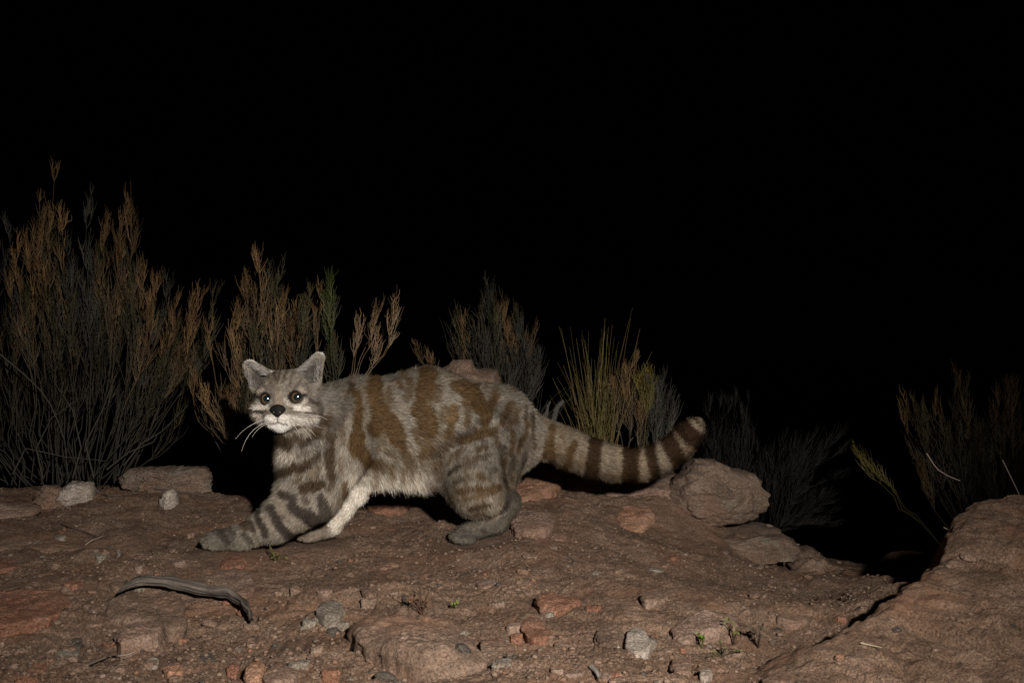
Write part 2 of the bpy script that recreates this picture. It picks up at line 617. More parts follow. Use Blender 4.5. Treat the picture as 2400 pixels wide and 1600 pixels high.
sloping_rock()
boulder('boulder', [(1545, 1165), (1572, 1128), (1600, 1100), (1632, 1075), (1665, 1073), (1690, 1087), (1712, 1100), (1748, 1105), (1772, 1111), (1786, 1140), (1793, 1180), (1778, 1205), (1756, 1232), (1700, 1238), (1640, 1228), (1590, 1215), (1555, 1200)],
        1.95, 0.10, 'lichen', 'upright brown boulder with pale lichen patches under the tip of the tail', lean=0.25, seed=8, rough=1.05, n=170, rings=44, facets=7)
boulder('rock', [(1318, 1130), (1345, 1120), (1400, 1124), (1450, 1122), (1540, 1118), (1600, 1105), (1640, 1140), (1645, 1195), (1600, 1222), (1540, 1212), (1480, 1192), (1400, 1180), (1345, 1160)],
        1.96, 0.05, 'pink', 'low pinkish rock shelf in the shadow of the tail, joining the upright boulder', lean=2.0, n=150, rings=34, rough=.8, seed=77, facets=4)
boulder('rock', [(1590, 1262), (1640, 1238), (1690, 1243), (1740, 1234), (1820, 1232), (1846, 1250), (1868, 1275), (1860, 1300), (1800, 1330), (1720, 1335), (1650, 1310), (1600, 1285)],
        1.93, 0.12, 'lichen', 'low ledge of brown rock just below the upright lichened boulder', lean=1.6, seed=15, rough=1.1, n=170, rings=40, facets=6)
boulder('rock', [(1845, 1312), (1868, 1284), (1900, 1276), (1925, 1295), (1945, 1316), (1995, 1334), (1970, 1360), (1890, 1362), (1850, 1345)],
        1.98, 0.07, 'brown', 'small pointed rock at the right end of the ledge beside the dark gully', lean=1.2, seed=21, rough=1.2, facets=7)
boulder('rock', [(2060, 1330), (2100, 1302), (2140, 1295), (2190, 1300), (2230, 1330), (2220, 1380), (2100, 1385)],
        2.35, 0.1, 'brown', 'dim rounded rock at the bottom of the dark gully', lean=1.2, seed=33, rough=0.8)
boulder('boulder', [(985, 905), (1003, 884), (1032, 864), (1058, 848), (1075, 841), (1107, 839), (1113, 858), (1140, 866), (1165, 870), (1172, 895), (1200, 930), (1230, 1000), (1240, 1090), (970, 1090), (960, 960)],
        2.02, 0.10, 'lichen', 'brown rock whose peak shows above the back of the cat', lean=0.2, seed=41, rough=1.0, facets=6)
boulder('rock', [(262, 1128), (282, 1108), (312, 1094), (360, 1093), (413, 1092), (434, 1097), (448, 1094), (484, 1098), (492, 1122), (497, 1150), (470, 1162), (380, 1160), (300, 1156), (266, 1146)],
        2.0, 0.075, 'lichen', 'long low brown slab on the crest to the right of the big left bush', lean=0.9, seed=52, rough=1.5, facets=6, n=160, rings=36)
boulder('rock', [(134, 1156), (142, 1138), (160, 1128), (186, 1126), (206, 1132), (218, 1150), (221, 1180), (200, 1196), (160, 1196), (140, 1184)],
        1.90, 0.045, 'pale', 'round pale rock at the foot of the big left bush', seed=55, lean=0.5)
boulder('rock', [(76, 1182), (84, 1154), (100, 1137), (126, 1133), (142, 1150), (147, 1186), (134, 1198), (92, 1208)],
        1.88, 0.045, 'brown', 'brown rock tucked against the left side of the round pale rock', seed=58, lean=0.6)
boulder('rock', [(-60, 1190), (0, 1181), (60, 1180), (86, 1188), (82, 1206), (40, 1219), (-30, 1226), (-70, 1215)],
        1.80, 0.06, 'pink', 'flat pinkish rock at the left edge of the picture on the crest', seed=61, lean=1.2)
boulder('stone', [(370, 1188), (376, 1164), (388, 1149), (404, 1148), (413, 1160), (415, 1190), (395, 1198)],
        1.84, 0.03, 'pale', 'small pale upright stone in front of the long low slab', cat='stone', seed=64, lean=0.5, n=60, rings=14)

ST = [
    ('orange', .030, [(1215, 1140), (1235, 1110), (1252, 1098), (1310, 1112), (1322, 1130), (1292, 1150), (1240, 1176), (1200, 1186), (1190, 1165)], 'smooth orange stone lying in the gap between the thigh and the tail'),
    ('pink', .018, [(1193, 1208), (1222, 1194), (1285, 1198), (1302, 1214), (1286, 1240), (1240, 1248), (1202, 1238)], 'flat pinkish stone just right of the hind paw'),
    ('brown', .016, [(1306, 1190), (1330, 1178), (1366, 1192), (1370, 1210), (1345, 1222), (1315, 1216)], 'small flaky brown stone left of the round orange stone'),
    ('orange', .020, [(1441, 1196), (1470, 1184), (1526, 1190), (1536, 1208), (1516, 1234), (1486, 1246), (1454, 1236)], 'round orange stone with a dark crack round it below the tail'),
    ('red', .014, [(848, 1172), (900, 1152), (975, 1160), (966, 1180), (930, 1196), (868, 1200)], 'flat reddish rock in the shade beneath the belly'),
    ('brown', .024, [(245, 1402), (300, 1388), (345, 1378), (412, 1388), (428, 1404), (438, 1440), (430, 1466), (400, 1478), (365, 1462), (300, 1455), (252, 1448)], 'broad brown slab under the weathered branch'),
    ('pink', .022, [(271, 1484), (285, 1466), (374, 1459), (381, 1478), (370, 1492), (286, 1508), (273, 1498)], 'oblong pinkish stone below the slab with the branch'),
    ('red', .014, [(-60, 1385), (0, 1384), (80, 1379), (150, 1388), (164, 1410), (130, 1440), (60, 1455), (0, 1462), (-60, 1462)], 'wide rust stained slab at the left edge'),
    ('brown', .036, [(814, 1458), (880, 1445), (969, 1451), (1046, 1459), (1076, 1478), (1110, 1508), (1150, 1545), (1080, 1566), (1002, 1560), (912, 1538), (862, 1512), (820, 1482)], 'thick tilted slab with a dark broken front edge at bottom centre'),
    ('brown', .010, [(1120, 1500), (1180, 1498), (1210, 1520), (1205, 1560), (1150, 1585), (1080, 1580), (1060, 1566), (1130, 1550)], 'low brown slab adjoining the right side of the thick slab'),
    ('red', .018, [(1250, 1400), (1275, 1388), (1310, 1392), (1368, 1408), (1350, 1424), (1290, 1434), (1262, 1424)], 'reddish stone with a dark left end in the middle foreground'),
    ('pink', .020, [(1572, 1472), (1600, 1450), (1650, 1433), (1698, 1430), (1722, 1444), (1728, 1464), (1700, 1478), (1640, 1492), (1612, 1510), (1582, 1500)], 'smooth pinkish slab with green sprigs at its right end'),
    ('grey', .018, [(738, 1430), (758, 1411), (790, 1408), (808, 1424), (800, 1444), (780, 1454), (755, 1447)], 'grey speckled stone above the left end of the thick slab'),
    ('pale', .016, [(1470, 1478), (1500, 1470), (1520, 1490), (1526, 1528), (1480, 1540), (1464, 1512)], 'pale blocky stone left of the smooth pinkish slab'),
    ('brown', .014, [(1400, 1470), (1440, 1462), (1462, 1480), (1458, 1510), (1420, 1515), (1395, 1495)], 'brown stone left of the pale blocky stone'),
    ('pink', .016, [(612, 1580), (640, 1563), (680, 1562), (702, 1574), (696, 1592), (650, 1604), (620, 1597)], 'oval pinkish stone at the bottom edge beside an orange one'),
    ('orange', .018, [(572, 1572), (588, 1553), (610, 1552), (624, 1566), (614, 1586), (590, 1595), (574, 1587)], 'rounded orange stone at the bottom edge'),
    ('red', .010, [(515, 1320), (530, 1306), (575, 1307), (580, 1321), (552, 1334), (520, 1332)], 'small red stone below the outstretched paw'),
    ('pink', .010, [(1115, 1363), (1130, 1352), (1160, 1356), (1163, 1371), (1140, 1380), (1120, 1375)], 'pink stone at the head of a cluster of pebbles'),
    ('red', .012, [(1212, 1464), (1245, 1442), (1270, 1456), (1297, 1480), (1286, 1494), (1240, 1490)], 'three cornered reddish stone below the reddish stone with a dark end'),
    ('dark', .004, [(1811, 1475), (1821, 1468), (1833, 1472), (1832, 1480), (1818, 1482)], 'small black pebble beside the foot of the large sloping rock'),
    ('brown', .010, [(1815, 1440), (1850, 1428), (1892, 1436), (1896, 1450), (1860, 1458), (1826, 1452)], 'low brown stone above the black pebble'),
    ('dark', .004, [(1318, 1306), (1332, 1300), (1346, 1312), (1340, 1322), (1324, 1320)], 'dark grey stone in the bare soil below the round orange stone'),
    ('brown', .012, [(1872, 1548), (1920, 1526), (1952, 1536), (1962, 1560), (1930, 1580), (1888, 1578)], 'crumbly brown stone on the lower edge of the large sloping rock'),
    ('pale', .014, [(2132, 1416), (2160, 1400), (2205, 1394), (2218, 1404), (2182, 1440), (2162, 1438)], 'pale wedge shaped stone resting on the large sloping rock'),
    ('brown', .018, [(2250, 1492), (2300, 1482), (2345, 1495), (2345, 1562), (2300, 1590), (2246, 1580)], 'square brown stone near the lower right corner'),
    ('orange', .010, [(380, 1567), (400, 1556), (430, 1560), (430, 1578), (392, 1582)], 'small orange stone near the bottom edge below the oblong stone'),
    ('dark', .008, [(466, 1538), (480, 1529), (512, 1536), (518, 1547), (490, 1552)], 'dark grey stone between the oblong stone and the orange ones'),
    ('pink', .008, [(468, 1352), (520, 1337), (562, 1330), (592, 1350), (600, 1378), (570, 1392), (520, 1374)], 'low pinkish rock behind the right half of the branch'),
    ('red', .010, [(-20, 1318), (10, 1308), (50, 1310), (60, 1328), (20, 1340), (-20, 1342)], 'red stone at the left edge level with the paws'),
    ('grey', .010, [(122, 1538), (140, 1518), (180, 1506), (188, 1530), (160, 1546)], 'greyish oval stone in the lower left'),
    ('red', .008, [(48, 1584), (70, 1560), (100, 1545), (112, 1556), (96, 1578), (62, 1592)], 'long red stone in the lower left corner'),
    ('pale', .008, [(345, 1548), (362, 1540), (376, 1552), (366, 1566), (348, 1562)], 'whitish stone below the right end of the oblong stone'),
    ('brown', .010, [(388, 1290), (396, 1272), (412, 1262), (424, 1272), (414, 1288), (400, 1296)], 'dark edged stone in the soil left of the outstretched paw'),
    ('pale', .008, [(272, 1296), (276, 1286), (284, 1292), (280, 1302)], 'tiny pale stone in bare soil above the branch'),
    ('brown', .012, [(-40, 1255), (10, 1248), (60, 1256), (110, 1262), (200, 1278), (150, 1290), (60, 1288), (-40, 1290)], 'thin flat brown slab in the soil below the left edge rocks'),
    ('brown', .014, [(2062, 1512), (2110, 1500), (2138, 1512), (2120, 1540), (2086, 1548), (2066, 1530)], 'brown stone on the sloping rock left of the square stone'),
    ('brown', .020, [(2180, 1560), (2220, 1545), (2248, 1560), (2252, 1592), (2210, 1606), (2176, 1592)], 'broken brown stone wedged left of the square stone'),
    ('pink', .014, [(1960, 1560), (2010, 1545), (2050, 1556), (2046, 1584), (1996, 1596), (1962, 1584)], 'broken pinkish stone at the foot of the sloping rock by the crumbly stone'),
    ('brown', .012, [(1780, 1592), (1830, 1574), (1866, 1582), (1858, 1604), (1800, 1610)], 'brown stone at the bottom edge where the sloping rock starts'),
    ('pale', .012, [(1640, 1572), (1665, 1566), (1672, 1582), (1655, 1594), (1638, 1588)], 'small pale stone below the smooth pinkish slab'),
    ('pink', .012, [(1570, 1548), (1602, 1538), (1622, 1552), (1618, 1580), (1580, 1584)], 'pinkish stone below the left end of the smooth slab'),
    ('brown', .010, [(1500, 1395), (1545, 1388), (1570, 1400), (1540, 1412), (1505, 1410)], 'low brown stone in the soil above the smooth slab'),
    ('grey', .010, [(1505, 1500), (1530, 1494), (1540, 1504), (1524, 1512), (1508, 1510)], 'grey pebble right of the pale blocky stone'),
    ('dark', .004, [(940, 1400), (952, 1392), (964, 1402), (956, 1412), (944, 1410)], 'dark pebble beside the dry sprig'),
    ('pink', .009, [(1290, 1255), (1306, 1250), (1330, 1254), (1322, 1264), (1300, 1266)], 'thin pink flake below the flat pinkish stone'),
]
for mat_, th_, out_, lab_ in ST:
    th_ = th_ * (.75 if th_ > .025 else .55)
    big = max(p[0] for p in out_) - min(p[0] for p in out_) > 90
    flat_stone('slab' if 'slab' in lab_ else ('pebble' if 'pebble' in lab_ else 'stone'), out_, th_, mat_, lab_, 'slab' if 'slab' in lab_ else ('pebble' if 'pebble' in lab_ else 'stone'),
               n=170 if big else 56, rings=40 if big else 12, rough=.8 if big else 1.0)
flat_stone('stone', [(352, 1118), (362, 1106), (392, 1096), (418, 1098), (408, 1106), (376, 1116), (358, 1122)], .006, 'pale', 'pale flake lying on top of the long low slab', 'stone', n=56, rings=12)


# small pebbles: individuals, sharing a few meshes
def pebble_mesh(seed, sub=2):
    import bmesh
    bm = bmesh.new()
    bmesh.ops.create_icosphere(bm, subdivisions=sub, radius=1.0)
    V = np.array([v.co[:] for v in bm.verts])
    s = 1 + 0.28 * fbm(V * 1.3 + seed * 7.1, 3, seed) + 0.1 * np.abs(vnoise(V * 3 + seed, seed + 3))
    V = V * s[:, None] * np.array([1, 0.8 + 0.3 * random.random(), 0.5 + 0.25 * random.random()])
    for v, c in zip(bm.verts, V):
        v.co = c
    me = bpy.data.meshes.new('pebble')
    bm.to_mesh(me)
    bm.free()
    return me


peb = []
for k, mt in enumerate(['brown', 'pink', 'brown', 'red', 'grey', 'brown', 'brown', 'dark', 'brown', 'pink', 'brown', 'brown']):
    me = pebble_mesh(k + 1)
    me.materials.append(M[mt])
    peb.append(me)
spots = []
for px, py, r in [(1168, 1374, .009), (1185, 1380, .008), (1200, 1378, .010), (1214, 1386, .008), (1228, 1378, .008), (1240, 1372, .007), (1250, 1366, .006), (1206, 1398, .006),
                  (1222, 1400, .007), (1236, 1394, .006), (1246, 1384, .005), (1192, 1392, .006), (1176, 1390, .005), (1258, 1376, .006), (1216, 1372, .006), (1262, 1390, .005)]:
    spots.append((px, py, r, 'pebble in the loose cluster in the middle foreground', 'pebbles in the loose cluster of the middle foreground'))
for k in range(190):
    u = random.random()
    py = 1225 + 375 * (u ** 0.62)
    px = random.uniform(0, 2400)
    if px > 1700 + (1600 - py) * 1.1 and random.random() < 0.7:
        continue
    r = random.choice([.0025, .003, .003, .0035, .004, .005, .006, .008])
    spots.append((px, py, r, 'small rough pebble strewn over the brown soil', 'small pebbles strewn over the soil'))
for k, (px, py, r, lab, grp) in enumerate(spots):
    r = r * .6 if k < 16 else r
    h = ray_any(px, py)
    skip = False
    for c, rr in PAWS:
        if math.hypot(h[0] - c[0], h[1] - c[1]) < rr * 1.1:
            skip = True
    if skip:
        continue
    z = float(height(h[0], h[1])[0])
    z = z if abs(z - h[2]) < 0.02 else h[2]
    me = peb[0 if k < 16 and k % 3 else random.randrange(len(peb))]
    o = link('pebble', me, loc=(h[0], h[1], z + r * 0.12))
    o.rotation_euler = (random.uniform(-.3, .3), random.uniform(-.3, .3), random.uniform(0, 6.28))
    o.scale = (r * random.uniform(.8, 1.3),) * 3
    tag(o, lab, 'pebble', grp)

# thin angular flakes bedded in the soil
for k in range(90):
    py = 1235 + 365 * random.random() ** .8
    px = random.uniform(-20, 2100)
    if px > 1640 + (1600 - py) * .9:
        continue
    rr = random.uniform(9, 30) * (.5 + (py - 1200) / 600)
    if any(math.hypot(ray_ground(px, py)[0] - c_[0], ray_ground(px, py)[1] - c_[1]) < r_ * 1.3 for c_, r_ in PAWS):
        continue
    m_ = random.choice([5, 6, 7])
    a0 = random.uniform(0, 6.28)
    el = random.uniform(.2, .36)
    tl = random.uniform(-.4, .1)
    poly = []
    for q_ in range(m_):
        a_ = a0 + (q_ + random.uniform(-.3, .3)) / m_ * 6.2832
        r_ = rr * random.uniform(.75, 1.2)
        dx, dy = math.cos(a_) * r_, math.sin(a_) * r_ * el
        poly.append((px + dx, py + dy + dx * tl * .3))
    o = flat_stone('flake', poly, random.uniform(.002, .0055), random.choice(['brown', 'brown', 'soilstone', 'pink', 'red', 'soilstone', 'grey', 'brown']), 'thin angular stone flake half buried in the brown soil', 'stone', 'stone flakes half buried in the soil', n=40, rings=9, dome=.08, rough=.9, skirt=2.5)

# gravel grit: uncountable
ico = pebble_mesh(50, 1)
gv = np.array([v.co[:] for v in ico.vertices])
gf = np.array([p.vertices[:] for p in ico.polygons])
NG = 11000
gy = RNG.uniform(0.9, 2.2, NG)
gx = RNG.uniform(-0.54, 0.54, NG) * gy
dens = fbm(np.stack([gx, gy, gx * 0], 1) * 5, 3, 77)
keep = (dens > -0.35) & (RNG.random(NG) < np.clip(1.5 - gy * 0.45, 0.35, 1))
gx, gy = gx[keep], gy[keep]
gz = height(gx, gy)
gs = RNG.choice([.0007, .0009, .0012, .0016, .0022, .0030], len(gx)) * RNG.uniform(.8, 1.4, len(gx))
for c, rr in PAWS:
    gs = np.where(np.hypot(gx - c[0], gy - c[1]) < rr, gs * 0.4, gs)
ang = RNG.uniform(0, 6.28, len(gx))
ca, sa = np.cos(ang), np.sin(ang)
GV = gv[None] * gs[:, None, None]
GX = GV[..., 0] * ca[:, None] - GV[..., 1] * sa[:, None] + gx[:, None]
GY = GV[..., 0] * sa[:, None] + GV[..., 1] * ca[:, None] + gy[:, None]
GZ = GV[..., 2] + gz[:, None] + gs[:, None] * 0.3
GP = np.stack([GX, GY, GZ], -1).reshape(-1, 3)
GF = (gf[None] + (np.arange(len(gx)) * len(gv))[:, None, None]).reshape(-1, 3)
pal = np.array([[.18, .12, .085], [.225, .155, .112], [.12, .088, .068], [.20, .14, .10], [.20, .115, .075], [.29, .225, .175], [.07, .06, .05]])
gc = .92 * pal[RNG.choice(len(pal), len(gx), p=[.36, .15, .18, .15, .10, .01, .05])]
M['grit'] = attr_mat('grit', 0.9, 0.1, noise=0.3)
g = link('gravel', mesh_np('gravel', GP, None, GF, np.repeat(gc, len(gv), 0), False), M['grit'])
tag(g, 'fine grit and crumbs covering the brown soil', 'gravel', kind='stuff')


# ------------------------------------------------------------------ tubes
class Tubes:
    """collects many thin tubes (n, k, 3) and links them as one mesh"""
    def __init__(s):
        s.V = []
        s.Q = []
        s.C = []
        s.n = 0

    def add(s, PTS, R, C, sides=3):
        PTS = np.asarray(PTS, float)
        if PTS.ndim == 2:
            PTS = PTS[None]
        n, k, _ = PTS.shape
        R = np.broadcast_to(R, (n, k))
        C = np.broadcast_to(C, (n, k, 3))
        T = np.gradient(PTS, axis=1)
        T = nrm(T)
        ref = np.where(np.abs(T[..., 1:2]) > 0.9, np.array([1.0, 0, 0]), np.array([0, 1.0, 0]))
        A = nrm(np.cross(T, ref))
        B = np.cross(T, A)
        th = np.arange(sides) / sides * 2 * math.pi
        ring = PTS[:, :, None] + R[..., None, None] * (A[:, :, None] * np.cos(th)[None, None, :, None] + B[:, :, None] * np.sin(th)[None, None, :, None])
        idx = np.arange(n * k * sides).reshape(n, k, sides) + s.n
        j = np.roll(idx, -1, 2)
        q = np.stack([idx[:, :-1], idx[:, 1:], j[:, 1:], j[:, :-1]], -1).reshape(-1, 4)
        s.V.append(ring.reshape(-1, 3))
        s.Q.append(q)
        s.C.append(np.repeat(C[:, :, None], sides, 2).reshape(-1, 3))
        s.n += n * k * sides

    def build(s, name, mat, parent=None):
        if not s.V:
            return None
        me = mesh_np(name, np.concatenate(s.V), np.concatenate(s.Q), None, np.concatenate(s.C))
        o = link(name, me, mat, parent)
        if parent is not None:
            o.matrix_parent_inverse = parent.matrix_world.inverted() if False else o.matrix_parent_inverse
            me.vertices.foreach_get
            V = np.concatenate(s.V) - np.array(parent.location)
            me.vertices.foreach_set('co', V.astype(np.float32).ravel())
            me.update()
        return o


def bezier(p0, p1, p2, k):
    t = np.linspace(0, 1, k)[:, None]
    return (1 - t) ** 2 * p0 + 2 * t * (1 - t) * p1 + t ** 2 * p2


GREYT = np.array([0.036, 0.033, 0.027])
BROWNT = np.array([0.112, 0.068, 0.032])
TANT = np.array([0.15, 0.09, 0.04])
OLIVET = np.array([0.048, 0.04, 0.021])
YELT = np.array([0.10, 0.078, 0.018])
GREENT = np.array([0.034, 0.040, 0.010])


def spray(tw, stems, root, tip, n1=14, n2=7, width=0.05, start=0.4, col=BROWNT, curve=0.35, thick=0.0017, low=GREYT, fine=0.0006):
    """one upright broom-like branch: a stem and close, feathery twigs"""
    root = np.asarray(root, float)
    tip = np.asarray(tip, float)
    d = tip - root
    Lt = np.linalg.norm(d)
    mid = root + d * 0.5
    mid[0] += d[0] * curve * 0.6 + random.uniform(-.012, .012)
    mid[1] += random.uniform(-.03, .03)
    mid[2] -= abs(d[0]) * curve * 0.5
    path = bezier(root, mid, tip, 11)
    wob = np.stack([vnoise(path * 16 + k * 31, 5 + k) for k in range(3)], 1) * 0.011
    wob[0] = 0
    path = path + wob
    tt = np.linspace(0, 1, 11)
    rad = thick * (1 - 0.8 * tt)
    colr = low[None] * (1 - smooth(0.25, 0.75, tt))[:, None] + col[None] * 0.85 * smooth(0.25, 0.75, tt)[:, None]  # grey lower stems, darkened further to imitate dim light at the foot
    t5 = Tubes()
    stems.append((path, rad, colr))
    # primary twigs
    ts = np.sort(RNG.uniform(start, 0.97, n1))
    T = nrm(np.gradient(path, axis=0))
    pts1, dirs1, len1, tpar = [], [], [], []
    for t in ts:
        f = t * 10
        i = int(min(f, 9))
        a = f - i
        p = path[i] * (1 - a) + path[i + 1] * a
        tan = nrm(T[i] * (1 - a) + T[i + 1] * a)
        side = nrm(RNG.normal(size=3) * np.array([1, 0.8, 0.25]))
        L = min(width * 2.2, Lt * 0.35) * (1.12 - t) * RNG.uniform(.7, 1.3) + 0.012
        s0 = nrm(tan + side * 0.55)
        e0 = nrm(tan * 1.0 + np.array([0, 0, 0.45]) + side * 0.12)
        pts1.append(np.stack([p, p + s0 * L * .33, p + s0 * L * .45 + e0 * L * .28, p + s0 * L * .5 + e0 * L * .62]))
        dirs1.append(e0)
        len1.append(L)
        tpar.append(t)
    P1 = np.array(pts1)
    c1 = np.array([low * (1 - smooth(start, 1, t)) + col * smooth(start - .2, 0.9, t) for t in tpar]) * RNG.uniform(.5, 1.5, (n1, 1))
    tw.add(P1, np.array([.0011, .0009, .0007, .0004])[None] * (fine / 0.0006), c1[:, None, :])
    # secondary twigs, close and upright
    N = n1 * n2
    own = np.repeat(np.arange(n1), n2)
    f = RNG.uniform(0.15, 2.99, N)
    i = np.minimum(f.astype(int), 2)
    a = (f - i)[:, None]
    b0 = P1[own, i] * (1 - a) + P1[own, i + 1] * a
    dr = nrm(np.array(dirs1)[own] + RNG.normal(size=(N, 3)) * np.array([.24, .24, .1]))
    up = nrm(dr + np.array([0, 0, .3]))
    L = np.array(len1)[own] * RNG.uniform(.3, .75, N) + .008
    wv = RNG.normal(size=(N, 3)) * 0.0018
    S = np.stack([b0, b0 + dr * (L * .5)[:, None] + wv, b0 + dr * (L * .5)[:, None] + up * (L * .5)[:, None]], 1)
    c2 = c1[own] * RNG.uniform(.75, 1.4, (N, 1)) * (1 + RNG.normal(size=(N, 3)) * 0.05)
    tw.add(S, np.array([.00075, .0006, .0003])[None] * (fine / 0.0006), np.clip(c2, 0.01, 1)[:, None, :])


def shrub(name, label, cat, base, sprays, group=None, bare=()):
    root = empty(name, tuple(base))
    tag(root, label, cat, group)
    tw = Tubes()
    stems = []
    for s in sprays:
        spray(tw, stems, **s)
    for path, rad, colr in list(bare):
        stems.append((np.asarray(path), rad, colr))
    main = stems[:26]
    for path, rad, colr in main:
        t = Tubes()
        t.add(path, rad, colr, 5)
        t.build('branch', M['twig'], root)
    rest = Tubes()
    for path, rad, colr in stems[26:]:
        rest.add(path, rad, colr, 4)
    o = rest.build('inner_branches', M['twig'], root)
    if o:
        o['kind'] = 'stuff'
    o = tw.build('twigs', M['twig'], root)
    o['kind'] = 'stuff'
    return root


def mk(tips, rootrange, Y, dy=0.07, **kw):
    """traced sprays: tips (px,py) rising from a foot (px0,px1,py) at distance Y"""
    out = []
    for tp in tips:
        k = dict(kw)
        if len(tp) > 2 and isinstance(tp[-1], dict):
            k.update(tp[-1])
        x0, x1, ry = k.pop('rootrange', rootrange)
        u = random.uniform(0, 1) if 'u' not in k else k.pop('u')
        rx = x0 + (x1 - x0) * (0.35 * u + 0.65 * np.clip((tp[0] - x0 + 60) / (x1 - x0 + 120), 0, 1))
        yy = Y + random.uniform(-dy, dy)
        k['root'] = P(rx, ry + random.uniform(-10, 12), yy)
        k['tip'] = P(tp[0], tp[1], yy + random.uniform(-.06, .06))
        out.append(k)
    return out


# big bush at the left
tips = [(14, 505), (48, 560), (122, 400), (92, 470), (150, 480), (130, 520), (200, 462), (252, 500), (315, 425), (288, 470), (300, 575), (345, 604), (320, 640), (402, 648), (415, 700), (372, 650), (470, 688), (455, 740), (506, 672), (28, 640), (75, 545),
        (95, 610), (160, 570), (212, 590), (238, 560), (232, 650), (290, 690), (352, 690), (395, 760), (430, 800), (282, 560), (60, 700), (180, 660)]
spr = mk(tips, (20, 300, 1130), 2.2, n1=15, n2=10, width=0.045, start=0.45, col=BROWNT)
for s in spr:
    s['col'] = random.choice([BROWNT, TANT, BROWNT, OLIVET, GREYT * 1.2])
spr += mk([(random.uniform(-150, 430), random.uniform(620, 980)) for _ in range(52)], (-60, 300, 1130), 2.2, dy=0.1, n1=9, n2=5, width=0.045, start=0.3, col=OLIVET * 0.8, thick=0.0019)
spr += mk([(random.uniform(-250, -20), random.uniform(520, 800)) for _ in range(16)], (-200, 0, 1130), 2.25, dy=0.1, n1=12, n2=7, width=0.05, start=0.4, col=BROWNT)
bare = []
for pts in [[(290, 1090), (330, 1040), (380, 1010), (440, 950)], [(250, 1100), (300, 1060), (360, 1035), (368, 1020)], [(0, 830), (60, 880), (110, 930), (150, 1020), (160, 1120)], [(30, 1110), (60, 1050), (150, 1070), (250, 1080)],
            [(100, 1120), (85, 1050), (120, 980), (190, 930)], [(170, 1120), (190, 1050), (170, 960), (130, 900)], [(220, 1120), (200, 1040), (240, 960), (270, 880)]]:
    pp = np.array([P(x, y, 2.08) for x, y in pts])
    t = np.linspace(0, len(pp) - 1, 10)
    path = np.stack([np.interp(t, range(len(pp)), pp[:, k]) for k in range(3)], 1)
    bare.append((path, np.linspace(.0022, .0008, 10), np.tile(GREYT * 1.5, (10, 1))))
shrub('broom_bush', 'tall wide broom-like bush with rusty twig tips at the left edge', 'bush', P(160, 1130, 2.2), spr, bare=bare)

# bush behind the head
tips = [(600, 592), (590, 640), (575, 665), (655, 602), (640, 650), (620, 690), (650, 700), (560, 735), (548, 760), (720, 695), (700, 735), (672, 760), (585, 740), (610, 770), (640, 790), (690, 790), (665, 690)]
spr = mk(tips, (590, 680, 1100), 2.02, n1=13, n2=9, width=0.045, start=0.5, col=BROWNT)
for s in spr:
    s['col'] = random.choice([BROWNT, TANT, BROWNT, OLIVET])
spr += mk([(535, 925), (520, 950), (550, 900), (500, 960), (545, 960), (560, 930), (480, 930)], (600, 640, 1080), 2.0, n1=11, n2=8, width=0.04, start=0.45, col=TANT, curve=0.6)
spr += mk([(466, 885), (490, 760), (452, 875)], (560, 600, 1080), 2.05, n1=7, n2=4, width=0.03, start=0.5, col=BROWNT, curve=0.7)
spr += mk([(750, 690), (738, 720)], (700, 730, 1080), 2.02, n1=7, n2=6, width=0.03, start=0.6, col=BROWNT)
spr += mk([(random.uniform(560, 740), random.uniform(800, 900)) for _ in range(14)], (590, 690, 1100), 2.05, n1=10, n2=6, width=0.04, start=0.3, col=OLIVET * .8)
shrub('broom_bush', 'bush with feathery brown tips rising behind the head of the cat', 'bush', P(640, 1100, 2.02), spr)
spr = mk([(768, 655), (765, 690), (775, 700)], (765, 785, 1080), 1.98, n1=14, n2=9, width=0.03, start=0.72, col=GREENT * 1.2, curve=0.0)
spr += mk([(772, 800), (790, 790), (765, 830)], (765, 785, 1080), 1.98, n1=12, n2=6, width=0.025, start=0.6, col=OLIVET, curve=0.0)
shrub('green_sprig', 'slender upright sprig with green tip behind the right ear', 'shrub', P(775, 1080, 1.98), spr)
spr = mk([(938, 672), (928, 720), (893, 712), (880, 745), (845, 752), (850, 780), (898, 775), (900, 800)], (760, 785, 930), 1.97, dy=.03, n1=8, n2=4, width=0.02, start=0.62, col=TANT * .8, curve=0.55, thick=.0013, low=np.array([.13, .1, .075]))
for s in spr:
    s['root'] = P(778, 925, 1.97)
shrub('bare_branching_shrub', 'sparse forked twigs leaning right between the right ear and the back', 'shrub', P(778, 925, 1.97), spr)

# bush behind the back
tips = [(1142, 655), (1130, 690), (1150, 680), (1168, 700), (1160, 730), (1068, 725), (1090, 745), (1113, 745), (1110, 780), (1216, 724), (1212, 760), (1178, 770), (1190, 790), (1243, 768), (1235, 800), (1258, 828), (1250, 860), (1200, 800), (1150, 790), (1230, 860)]
spr = mk(tips, (1140, 1215, 1020), 2.42, n1=13, n2=8, width=0.045, start=0.35, col=OLIVET)
for s in spr:
    s['col'] = random.choice([OLIVET, BROWNT, GREYT * 1.1, OLIVET])
spr += mk([(random.uniform(1120, 1240), random.uniform(800, 900)) for _ in range(22)], (1150, 1215, 1010), 2.42, n1=12, n2=7, width=0.04, start=0.2, col=GREYT)
shrub('broom_bush', 'grey brown bush standing behind the rock above the back of the cat', 'bush', P(1180, 1010, 2.3), spr)
spr = mk([(984, 818), (996, 835), (1000, 850)], (1003, 1010, 900), 2.25, n1=8, n2=6, width=0.02, start=0.3, col=BROWNT, dy=.02)
shrub('dry_sprig', 'tiny dry sprig on the skyline left of the rock peak', 'shrub', P(1005, 900, 2.25), spr)


